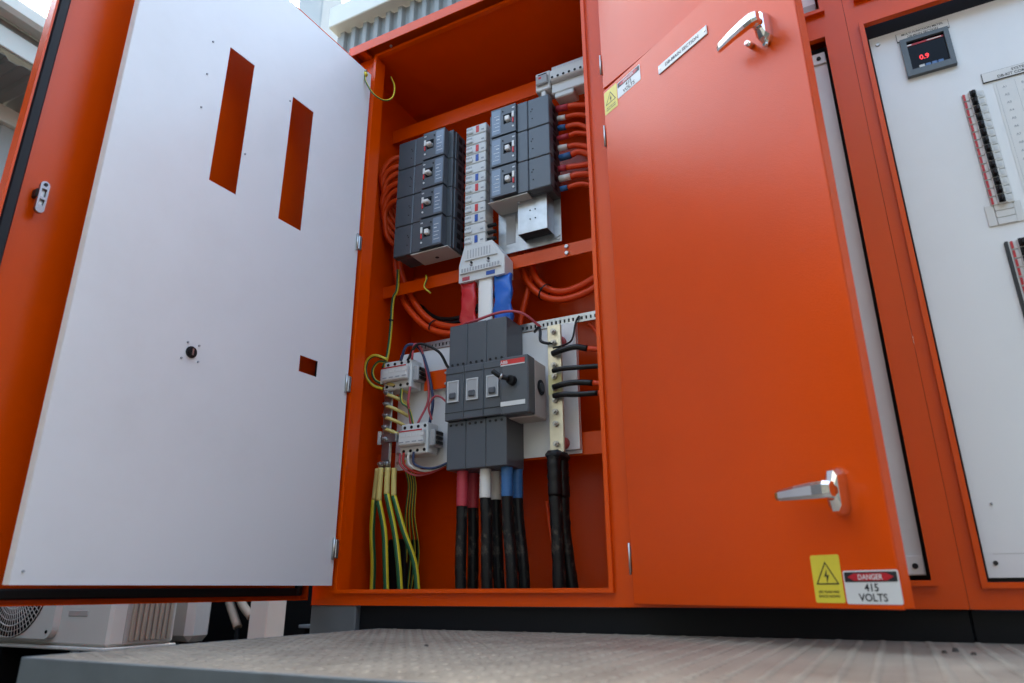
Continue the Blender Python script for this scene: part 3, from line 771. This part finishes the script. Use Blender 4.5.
def spd(x0, z0, label, sx=.105):
    t = thing('surge_protector', (x0 + sx / 2, .215, z0), label, 'surge protector')
    def f(m):
        m.box(x0, x0 + sx, .150, .204, z0, z0 + .086, 'plastic_white', .003); m.box(x0 + .004, x0 + sx - .004, .132, .1499, z0 + .022, z0 + .066, 'plastic_white', .004)
    part('housing', t, f)
    for i in range(4):
        for zz in (z0 + .076, z0 + .010): part('screw_port', t, lambda m: m.cyl((x0 + .014 + i * sx * .25, .150, zz), (x0 + .014 + i * sx * .25, .1485, zz), .0045, 'breaker_dark'))
    def f(m):
        m.box(x0 + .006, x0 + sx - .006, .1312, .1319, z0 + .060, z0 + .0635, 'sign_red')
        for i in range(4): m.box(x0 + .010 + i * sx * .235, x0 + .026 + i * sx * .235, .1312, .1319, z0 + .046, z0 + .054, 'sign_white'); m.box(x0 + .010 + i * sx * .235, x0 + .024 + i * sx * .235, .1312, .1319, z0 + .030, z0 + .033, 'ink_grey')
    part('face_print', t, f)
    part('contact_block', t, lambda m: (m.box(x0 + sx + .0002, x0 + sx + .018, .158, .200, z0 + .020, z0 + .066, 'plastic_grey', .003), [m.box(x0 + sx + .0182, x0 + sx + .0225, .164, .194, z0 + .026 + i * .013, z0 + .034 + i * .013, 'breaker_dark') for i in range(3)]))
    part('rail', t, lambda m: m.box(x0 - .008, x0 + sx + .008, .2042, .2153, z0 + .026, z0 + .061, 'zinc'))
    return t
spd(-1.222, .625, 'white four-pole surge protector above, fixed beside the orange bracket', .096)
spd(-1.152, .432, 'white four-pole surge protector below, on the mounting plate', .090)
def f(m):
    m.box(-1.112, -1.030, .196, .199, .622, .678, 'orange', .0008); m.box(-1.033, -1.030, .1991, .2150, .622, .678, 'orange')
br = thing('orange_bracket', (-1.08, .2, .64), 'short orange steel bracket beside the upper surge protector', 'bracket')
part('arm', br, f)
for z in (.634, .666): part('bolt', br, lambda m: m.screw(-1.038, .196, z, .004, 'zinc'))
part('guard_rail', br, lambda m: m.box(-1.235, -1.223, .150, .206, .648, .692, 'plastic_white', .001))

# ------------------------------------------------------------------ cables
# green and yellow earth cables down to the floor
GE = 'green and yellow earth cables'
for k, (tx, ty, bx, by, m1, m2, lab) in enumerate((
        (-1.224, .150, -1.245, .185, 'cable_yellow', 'cable_green', 'leftmost thick green and yellow earth cable in the open bay'),
        (-1.207, .142, -1.182, .165, 'cable_green', 'cable_yellow', 'second thick green and yellow earth cable from the left'),
        (-1.190, .150, -1.140, .170, 'cable_green', 'cable_yellow', 'third thick green and yellow earth cable from the left'),
        (-1.180, .166, -1.110, .205, 'cable_green', 'cable_yellow', 'rightmost thick green and yellow earth cable by the bar'))):
    top = (tx, ty, .402); a = (tx - .004 + (bx - tx) * .10, ty, (.318, .312, .330, .326)[k])
    cable('earth_cable', [([a, (tx + (bx - tx) * .42 + (.004 if k else -.006), ty + .01, .235), (bx - (bx - tx) * .15, by - .008, .15), (bx, by, .056)], .0079, m1, m2),
                          ([top, (tx - .002 + (bx - tx) * .04, ty, .36), a], .0078, 'shrink_yellow', None)], lab, 'cable', GE, n=12)
for k in range(4):
    x = -1.195 + k * .010
    cable('earth_wire', [([(-1.180 + k * .008, .222, .400), (-1.182 + k * .008, .24, .36), (x, .25, .28), (x - .02 + k * .004, .29, .18), (x - .03, .30, .056)], .0028, 'cable_green', 'cable_yellow')],
          'thin green and yellow wire behind the earth cables, %s from the left' % ORD[k], 'wire', 'thin earth wires at the back')
cable('earth_wire', [([(-.845, .262, .42), (-.850, .255, .34), (-.868, .258, .28), (-.905, .262, .20), (-.95, .27, .056)], .004, 'cable_green', 'cable_yellow')], 'thin green and yellow wire between the white and blue cables', 'wire')
m = MB(); m.box(-1.280, -1.215, .285, .355, .0605, .222, 'black_paint', .004)
tag(m.build('junction_box'), 'black box on the floor behind the green and yellow earth cables', 'box')
# phase cables below the main switch
GP = 'phase cables below the main switch'
for nm, x, zb, xb in (('red', -.948, .290, -.948), ('white', -.880, .307, -.874), ('blue', -.818, .307, -.806)):
    for q, wh in ((0, 'front'), (1, 'rear')):
        y = .150 + q * .048; xx = x + q * .004; xe = xb + q * (.004 if nm == 'red' else .008)
        cable('phase_cable', [([(xx, y, zb), (xx + (xe - xx) * .3 + random.uniform(-.003, .003), y + .002, .235), (xx + (xe - xx) * .7 + random.uniform(-.004, .004), y + .003, .14), (xe, y + .004, .056)], .0143, 'cable_black', None), ([(xx, y, .374), (xx, y, .345), (xx, y, .315), (xx, y, zb - .006)], .0150, 'shrink_' + nm, None)],
              '%s thick black power cable with %s sleeve under the main switch' % (wh, nm), 'cable', GP, n=14, wob=.035)
# neutral cables
for q, (x, xe, y, lab) in enumerate(((-.688, -.684, .150, 'front thick black cable hanging from the neutral bar'), (-.684, -.664, .186, 'rear thick black cable hanging from the neutral bar'))):
    cable('neutral_cable', [([(x, y, .30), (x + .003, y + .002, .2), (xe, y + .004, .056)], .0155, 'cable_black', None), ([(x, y, .402), (x, y, .36), (x + .001, y, .294)], .0175, 'cable_black_clean', None)], lab, 'cable', 'black neutral cables', n=14, wob=.06)
m = MB(); m.box(-.707, -.665, .132, .204, .382, .4035, 'rubber', .008)
tag(m.build('cable_boot'), 'black rubber boot at the foot of the neutral bar', 'boot')

# orange cables from the right stack
GQ = 'orange tails on the right breaker stack'
for k in range(3):
    for j, (cn, sl) in enumerate((('red', 'shrink_red'), ('white', 'shrink_white'), ('blue', 'shrink_blue'))):
        z = 1.128 + (2 - k) * .102 + .102 * (.80 - .30 * j) - .004
        y = .165 + .004 * j
        u1, u2, u3 = random.uniform(-.006, .006), random.uniform(-.010, .010), random.uniform(.006, .011)
        s = (-.658, y, z); e = (-.632 + random.uniform(-.006, .010), y + .003, z + u1 * .3)
        rr = (.0088, .0070, .0080)[(j + k) % 3]
        cable('breaker_tail', [([e, (-.595, y + u3, z + u1), (-.545, y + .030, z + u1 - .012 - .008 * j + u2), (-.500, y + .075, z - .05 - .01 * k + u2), (-.486, y + .11, z - .12)], rr, 'cable_orange', None), ([s, e], rr + .0009, sl, None)],
              'orange cable with %s end sleeve on the %s right-hand breaker' % (cn, ('topmost', 'middle', 'lowest')[k]), 'cable', GQ)
# orange cables from the left stack bulging towards the side wall
GW = 'orange tails on the left breaker stack'
for k in range(6):
    z = 1.40 - k * .030
    cable('breaker_tail', [([(-1.182, .160, z), (-1.215, .140 + .002 * k, z + .006 - .004 * (k % 2)), (-1.250 - .003 * (k % 2), .132 + .004 * k, z - .018), (-1.270 + .004 * (k % 3), .140 + .004 * k, z - .062), (-1.255, .180, z - .115), (-1.21, .235, 1.16 - .012 * k)], .0088, 'cable_orange', None)],
          'orange cable looping from the left breaker stack, %s from the top' % ORD[k], 'cable', GW)
for k in range(2):
    P_ = ([(-1.20, .225, 1.19), (-1.262, .222, 1.16), (-1.272, .235, 1.10), (-1.262, .236, 1.035), (-1.231, .236, .944), (-1.182, .236, .878), (-1.125, .238, .828), (-1.046, .240, .800), (-.94, .245, .80)] if k == 0 else
          [(-1.19, .235, 1.15), (-1.235, .230, 1.12), (-1.249, .232, 1.075), (-1.240, .235, 1.03), (-1.212, .236, .970), (-1.164, .238, .895), (-1.107, .242, .845), (-1.03, .246, .822), (-.93, .250, .820)])
    cable('looped_cable', [(P_, .0098, 'cable_orange', None)],
          '%s thick orange cable curving down past the left cross rail' % ('outer', 'inner')[k], 'cable', 'thick orange cables on the left', n=10)
for k in range(2):
    P_ = ([(-.83, .26, 1.03), (-.813, .25, .954), (-.794, .25, .909), (-.748, .25, .862), (-.687, .25, .843), (-.606, .25, .856), (-.54, .25, .90), (-.49, .26, .97)] if k == 0 else
          [(-.80, .262, 1.03), (-.784, .252, .950), (-.747, .252, .893), (-.686, .252, .868), (-.605, .252, .887), (-.54, .252, .93), (-.49, .26, 1.00)])
    cable('looped_cable', [(P_, .0098, 'cable_orange', None)],
          '%s thick orange cable sagging behind the right cross rail' % ('lower', 'upper')[k], 'cable', 'thick orange cables on the right', n=10)
cable('orange_cable', [([(-.790, .27, 1.0), (-.804, .262, .911), (-.827, .258, .816), (-.835, .26, .74)], .0085, 'cable_orange', None)], 'straight orange cable dropping right of the blue sleeved busbar', 'cable')
cable('orange_cable', [([(-.62, .25, .755), (-.60, .235, .735), (-.585, .235, .70), (-.58, .25, .64), (-.57, .26, .50), (-.56, .27, .35)], .0055, 'cable_orange', None)], 'thin orange cable behind the right end of the slotted flange', 'cable')
cable('red_cable', [([(-.77, .28, .30), (-.755, .275, .20), (-.72, .27, .12), (-.66, .27, .056)], .004, 'cable_orange', None)], 'thin orange cable on the floor between the blue and black cables', 'cable')
for k in range(2):
    cable('black_cable', [([(-1.19, .27, .93 - .01 * k), (-1.12, .262, .872 - .014 * k), (-1.03, .262, .860 - .014 * k), (-.95, .265, .90 - .014 * k), (-.90, .27, .93)], .0065, 'cable_black_clean', None)],
          '%s black cable sagging behind the red busbar' % ('upper', 'lower')[k], 'cable', 'black cables behind the busbars')
def tie(p, d, r, label):
    """black nylon tie: a flat band closed round the cables, with its small head"""
    d = Vector(d).normalized(); p = Vector(p); u = d.orthogonal().normalized(); w = d.cross(u); n = 16; m = MB(); vs = []
    for (a, q) in ((-.0022, r), (.0022, r), (.0022, r + .0014), (-.0022, r + .0014)):
        for k in range(n): an = 2 * math.pi * k / n; vs.append(tuple(p + d * a + (u * math.cos(an) + w * math.sin(an)) * q))
    m.add(vs, [(b * n + k, b * n + (k + 1) % n, ((b + 1) % 4) * n + (k + 1) % n, ((b + 1) % 4) * n + k) for b in range(4) for k in range(n)], 'rubber')
    h = p + Vector((0, -1, 0)) * (r + .002); m.box(h.x - .003, h.x + .003, h.y - .003, h.y + .001, h.z - .003, h.z + .003, 'rubber', .001)
    tag(m.build('cable_tie'), label, 'cable tie', 'black cable ties')
tie((-1.116, .240, .837), (1, 0, -.6), .0185, 'black cable tie round the thick orange cables on the left')
tie((-.748, .251, .878), (1, 0, -.8), .024, 'black cable tie round the sagging orange cables, at their left bend')
tie((-.585, .251, .876), (1, 0, .5), .024, 'black cable tie round the sagging orange cables, near the right frame')
tie((-1.2375, .190, .86), (0, 0, 1), .0055, 'small black tie on the green and yellow wire by the side wall')
cable('earth_wire', [([(-1.225, .194, 1.03), (-1.222, .190, .96), (-1.236, .190, .928), (-1.238, .190, .83), (-1.243, .188, .75), (-1.238, .165, .702)], .0052, 'cable_green', 'cable_yellow')], 'green and yellow wire running down the left side wall', 'wire')
cable('earth_wire', [([(-1.218, .155, .722), (-1.245, .135, .733), (-1.268, .130, .722), (-1.276, .130, .695), (-1.268, .133, .665), (-1.248, .140, .642), (-1.222, .150, .632)], .0050, 'cable_green', 'cable_yellow')], 'green and yellow wire looping left of the upper surge protector', 'wire')
cable('earth_wire', [([(-1.215, .165, .712), (-1.240, .150, .718), (-1.258, .148, .705), (-1.263, .148, .685), (-1.252, .150, .662), (-1.228, .158, .648)], .0042, 'cable_yellow', 'cable_green')], 'yellow wire loop beside the top of the earth bar', 'wire')
cable('earth_wire', [([(-1.115, .190, .985), (-1.105, .178, .965), (-1.110, .176, .94), (-1.090, .180, .918)], .003, 'cable_yellow', 'cable_green')], 'short stray yellow wire under the left breaker stack', 'wire')
# control wiring of the surge protectors
for k, (mt_, a, b, lab) in enumerate((
        ('cable_black_clean', (-1.14, .150, .705), (-.99, .190, .655), 'black control wire arching from the upper surge protector'),
        ('cable_blue', (-1.165, .150, .708), (-1.08, .185, .52), 'dark blue control wire dropping between the surge protectors'),
        ('wire_pink', (-1.125, .150, .706), (-1.115, .175, .52), 'red control wire dropping between the surge protectors'))):
    mid = [((a[0] * .8 + b[0] * .2) + .005, .150, a[2] + .045), ((a[0] + b[0]) / 2 + .015, .172, a[2] + (.020 if k == 0 else .025)), ((a[0] * .3 + b[0] * .7) + (.01 if k == 0 else .03), .188, (a[2] * .45 + b[2] * .55))]
    cable('control_wire', [([a] + mid + [b], .0042 if k < 2 else .0034, mt_, None)], lab, 'wire', 'control wires of the surge protectors')
for k, (mt_, dx) in enumerate((('wire_pink', 0), ('cable_red', .012), ('shrink_white', .028), ('cable_blue', .045))):
    cable('control_wire', [([(-1.150 + dx, .150, .438), (-1.146 + dx, .150, .405), (-1.11 + dx, .17, .378 + .005 * k), (-1.05 + dx * .4, .19, .392 + .004 * k), (-1.005 + .003 * k, .200, .43), (-.992 + .002 * k, .200, .50)], .0034, mt_, None)],
          '%s wire looping under the lower surge protector' % ('pink', 'red', 'white', 'dark blue')[k], 'wire', 'control wires of the surge protectors')
cable('control_wire', [([(-1.07, .18, .53), (-1.075, .17, .565), (-1.05, .165, .592), (-1.022, .175, .575), (-1.008, .195, .53), (-1.003, .205, .47)], .003, 'wire_pink', None)], 'red wire hoop on the mounting plate left of the main switch', 'wire')
cable('control_wire', [([(-.992, .195, .44), (-.990, .19, .60), (-.988, .19, .70), (-.975, .165, .778), (-.90, .140, .784), (-.82, .140, .792), (-.77, .155, .782), (-.735, .19, .748)], .0038, 'wire_pink', None)], 'pink wire running over the top of the main switch', 'wire')
cable('control_wire', [([(-.76, .205, .745), (-.735, .175, .742), (-.722, .158, .722), (-.718, .150, .695), (-.700, .148, .684), (-.683, .148, .682)], .0042, 'cable_black_clean', None)], 'black jumper wire curling onto the neutral bar', 'wire')
cable('control_wire', [([(-.683, .148, .668), (-.655, .165, .678), (-.645, .190, .70), (-.640, .205, .75), (-.630, .208, .768)], .0026, 'cable_black_clean', None)], 'thin black wire right of the neutral bar', 'wire')
for k in range(2):
    cable('surge_wire', [([(-1.160 + k * .03, .155, .628), (-1.155 + k * .022, .152, .585), (-1.135, .160, .565), (-1.128 - .008 * k, .175, .52)], .0036, 'cable_green' if k == 0 else 'wire_pink', 'cable_yellow' if k == 0 else None)],
          ('green and yellow', 'red')[k] + ' wire hanging under the upper surge protector', 'wire')

# ------------------------------------------------------------------ platform in front
pf = thing('step_platform', (-.1, -.40, 0), 'galvanised steel step platform with studded top in front of the switchboard', 'platform')
part('deck', pf, lambda m: m.box(-1.076, 1.6, -.778, .012, -.006, 0, 'tread', .001))
part('fascia', pf, lambda m: m.box(-1.080, 1.6, -.784, -.779, -.11, .0005, 'galv', .001))
part('side_plate', pf, lambda m: m.box(-1.081, -1.077, -.7785, .010, -.11, .0005, 'galv', .001))
for x in (-1.04, .2, 1.5):
    for y in (-.74, -.05): part('leg', pf, lambda m: m.box(x, x + .05, y, y + .05, -.36, -.0065, 'galv', .002))
m = MB()
n = 6
for i in range(int((1.2 + 1.05) / .033)):
    for j in range(25):
        x = -1.055 + i * .033 + random.uniform(-.0008, .0008); y = -.76 + j * .0305 + (.015 if i % 2 else 0); r = .0075
        if y > -.005: continue
        vs = [(x + r * math.cos(k * math.pi / 3), y + r * 1.25 * math.sin(k * math.pi / 3), .0002) for k in range(n)] + [(x + r * .55 * math.cos(k * math.pi / 3), y + r * .7 * math.sin(k * math.pi / 3), .0020) for k in range(n)]
        m.add(vs, [(k, (k + 1) % n, n + (k + 1) % n, n + k) for k in range(n)] + [tuple(range(n, 2 * n))], 'tread', True)
o = m.build('tread_studs', pf); o['kind'] = 'stuff'
for (x, y, r, lb) in ((.06, -.19, .006, 'largest dark crumb of dirt at the right end of the platform'), (.045, -.22, .004, 'small dark crumb just left of the largest one on the platform'), (.078, -.235, .004, 'small dark crumb just right of the largest one on the platform'), (-.66, -.42, .005, 'lone dark crumb of dirt on the left part of the platform')):
    bm_ = MB(); pts = []
    for k in range(6):
        a = k * math.pi / 3; q = r * random.uniform(.7, 1.1); pts.append((x + q * math.cos(a), y + q * math.sin(a), .0004))
    vs = pts + [(x + (p[0] - x) * .6, y + (p[1] - y) * .6, r * .9) for p in pts]
    bm_.add(vs, [(k, (k + 1) % 6, 6 + (k + 1) % 6, 6 + k) for k in range(6)] + [tuple(range(6)), tuple(range(6, 12))], 'stone')
    tag(bm_.build('dirt_crumb'), lb, 'debris', 'dirt crumbs on the platform')

# ------------------------------------------------------------------ air conditioners and clutter behind the left door
ac = thing('air_conditioner', (-3.25, .78, -.36), 'white outdoor air conditioner with round fan grille below the open door', 'air conditioner')
AX0, AX1, AYF, AZ0, AZ1 = -3.86, -2.93, .60, -.135, .42
part('casing', ac, lambda m: m.box(AX0, AX1, AYF, .92, AZ0, AZ1, 'ac_white', .012))
part('base_tray', ac, lambda m: m.box(AX0 - .01, AX1 + .01, AYF - .012, .93, AZ0 - .016, AZ0 - .001, 'ac_white', .004))
for x in (-3.75, -3.10): part('foot', ac, lambda m: m.box(x, x + .08, AYF, .92, -.36, AZ0 - .0165, 'dark'))
FX, FZ, FR = -3.585, .130, .245
def f(m):
    m.prism(rrect(FX - FR - .025, FX + FR + .065, FZ - FR + .005, FZ + FR + .02, .05, 5), AYF - .030, AYF - .0005, 'ac_white')
part('grille_surround', ac, f)
part('fan_well', ac, lambda m: m.cyl((FX, AYF - .0305, FZ), (FX, AYF - .033, FZ), FR - .004, 'dark', n=40))
def f(m):
    for k in range(9):
        r = .05 + k * .0235; m.tube([(FX + r * math.cos(2 * math.pi * i / 32), AYF - .037, FZ + r * math.sin(2 * math.pi * i / 32)) for i in range(33)], .0017 if k % 3 else .003, 'ac_white', 5, sub=1)
    for k in range(64):
        a = 2 * math.pi * k / 64; m.tube([(FX + .06 * math.cos(a), AYF - .037, FZ + .06 * math.sin(a)), (FX + .24 * math.cos(a + .12), AYF - .036, FZ + .24 * math.sin(a + .12))], .0019, 'ac_white', 5)
part('fan_grille', ac, f)
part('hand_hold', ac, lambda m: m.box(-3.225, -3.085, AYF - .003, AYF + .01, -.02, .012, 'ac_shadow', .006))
part('screw', ac, lambda m: m.screw(FX + FR + .03, AYF - .0305, FZ - FR + .035, .008, 'dark'))
def f(m):
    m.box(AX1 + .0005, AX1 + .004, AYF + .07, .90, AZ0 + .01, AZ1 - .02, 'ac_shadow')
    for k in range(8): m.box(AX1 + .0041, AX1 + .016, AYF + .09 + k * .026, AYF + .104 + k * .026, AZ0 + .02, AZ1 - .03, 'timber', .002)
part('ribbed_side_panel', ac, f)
a2 = thing('air_conditioner', (-2.95, 1.35, -.36), 'second white outdoor unit partly hidden behind the first', 'air conditioner')
part('casing', a2, lambda m: m.box(-3.62, -3.06, 1.10, 1.24, -.15, .42, 'ac_white', .03))
for x in (-3.55, -3.20): part('foot', a2, lambda m: m.box(x, x + .08, 1.12, 1.22, -.36, -.1505, 'dark'))
wp = MB(); wp.box(-2.135, -2.045, .60, .695, -.36, 1.2, 'ac_white', .004)
tag(wp.build('white_post'), 'white square post standing behind the open door near the grey plinth foot', 'post')
for k in range(2):
    m = MB(); m.tube([(-3.20 + k * .085, 1.34, .24), (-3.06 + k * .085, 1.32, .04), (-2.95 + k * .085, 1.30, -.09 + k * .05)], .021, 'timber', 8); m.tube([(-2.95 + k * .085, 1.30, -.091 + k * .05), (-2.95 + k * .085, 1.30, -.358)], .012, 'dark', 8)
    tag(m.build('leaning_pipe'), ('left', 'right')[k] + ' brown pipe leaning in the dark gap beside the white post', 'pipe', 'leaning pipes')
sf = thing('storage_shelf', (-2.1, 1.5, -.36), 'dark shelf with pale front edge between white post and plinth', 'shelf')
part('back_board', sf, lambda m: m.box(-3.9, -1.7, 1.62, 1.64, -.36, .9, 'dark'))
part('shelf_board', sf, lambda m: m.box(-2.55, -1.7, 1.30, 1.615, -.085, -.070, 'galv', .002))
part('shelf_leg', sf, lambda m: m.box(-1.74, -1.70, 1.30, 1.34, -.36, -.0855, 'dark'))
part('shelf_leg', sf, lambda m: m.box(-2.55, -2.51, 1.30, 1.34, -.36, -.0855, 'dark'))

# ------------------------------------------------------------------ buildings behind
def corrug(m, p0, ux, length, up, height, nrm, pitch, depth, mt_):
    """trapezoid-ribbed sheet: runs along ux, ribs along up"""
    ux, up, nrm, p0 = Vector(ux), Vector(up), Vector(nrm), Vector(p0); n = int(length / pitch); prof = []
    for i in range(n):
        for fr, d in ((0, 0), (.42, 0), (.54, depth), (.88, depth)): prof.append((i + fr, d))
    prof.append((n, 0)); vs = []
    for a, d in prof: q = p0 + ux * (a * pitch) + nrm * d; vs += [tuple(q), tuple(q + up * height), tuple(q - nrm * .0012), tuple(q + up * height - nrm * .0012)]
    fs = []
    for i in range(len(prof) - 1): fs += [(4 * i, 4 * i + 4, 4 * i + 5, 4 * i + 1), (4 * i + 2, 4 * i + 6, 4 * i + 7, 4 * i + 3), (4 * i, 4 * i + 4, 4 * i + 6, 4 * i + 2), (4 * i + 1, 4 * i + 5, 4 * i + 7, 4 * i + 3)]
    m.add(vs, fs, mt_)
bd = thing('shed', (-.5, 1.8, -.36), 'shed with ribbed metal wall and cream top beam behind the switchboard', 'building')
part('ribbed_wall', bd, lambda m: corrug(m, (-2.87, 1.5, 1.0), (1, 0, 0), 5.0, (0, 0, 1), 2.748, (0, -1, 0), .098, .028, 'sheet'))
part('top_beam', bd, lambda m: m.box(-2.87, 2.2, 1.40, 1.56, 3.752, 3.93, 'cream', .006))
part('lower_wall', bd, lambda m: m.box(-1.5, 2.2, 1.66, 1.70, -.36, 1.0, 'sheet_dark'))
m = MB(); m.box(-3.535, -3.265, 1.70, 1.92, -.36, 6.2, 'post_grey', .008); tag(m.build('steel_post'), 'tall cream square post rising behind the white inner panel', 'post')
b2 = thing('left_building', (-4.4, 1.0, -.36), 'building with cream eave and ribbed soffit left of the open door', 'building')
part('wall', b2, lambda m: corrug(m, (-3.95, -3.0, -.36), (0, 1, 0), 9.0, (0, 0, 1), 2.85, (1, 0, 0), .19, .03, 'sheet_dark'))
part('wall_capping', b2, lambda m: m.box(-3.94, -3.89, -3, 6, 2.49, 2.585, 'cream', .004))
part('soffit', b2, lambda m: corrug(m, (-3.93, -3.0, 2.60), (0, 1, 0), 9.0, (1, 0, 0), .42, (0, 0, -1), .13, .014, 'sheet'))
part('fascia', b2, lambda m: (m.box(-3.505, -3.485, -3, 6, 2.625, 2.735, 'cream', .004), m.box(-3.56, -3.506, -3, 6, 2.70, 2.78, 'sheet'), m.box(-3.50, -3.40, -3, 6, 2.775, 2.875, 'cream', .02)))
part('roof', b2, lambda m: m.box(-7.0, -3.50, -3, 6, 2.88, 2.90, 'sheet'))
# unseen dark ribbed block, added to cut low skylight and darken door reflections
fb = thing('unseen_light_blocker', (0, -4.0, -.36), 'long dark ribbed light blocker added behind the camera, unseen', 'building')
part('ribbed_wall', fb, lambda m: corrug(m, (-16, -2.95, -.36), (1, 0, 0), 32.0, (0, 0, 1), 3.35, (0, 1, 0), .20, .03, 'sheet_blocker'))
part('roof', fb, lambda m: m.box(-16, 16, -9, -2.91, 2.995, 3.05, 'sheet_blocker'))
part('blocker_side_wall', fb, lambda m: corrug(m, (3.4, -2.9, -.36), (0, 1, 0), 7.6, (0, 0, 1), 3.35, (-1, 0, 0), .20, .03, 'sheet_blocker'))  # side wing, added to keep open sky off the white inner panel
part('blocker_side_roof', fb, lambda m: m.box(3.36, 9, -2.905, 4.65, 2.995, 3.05, 'sheet_blocker'))
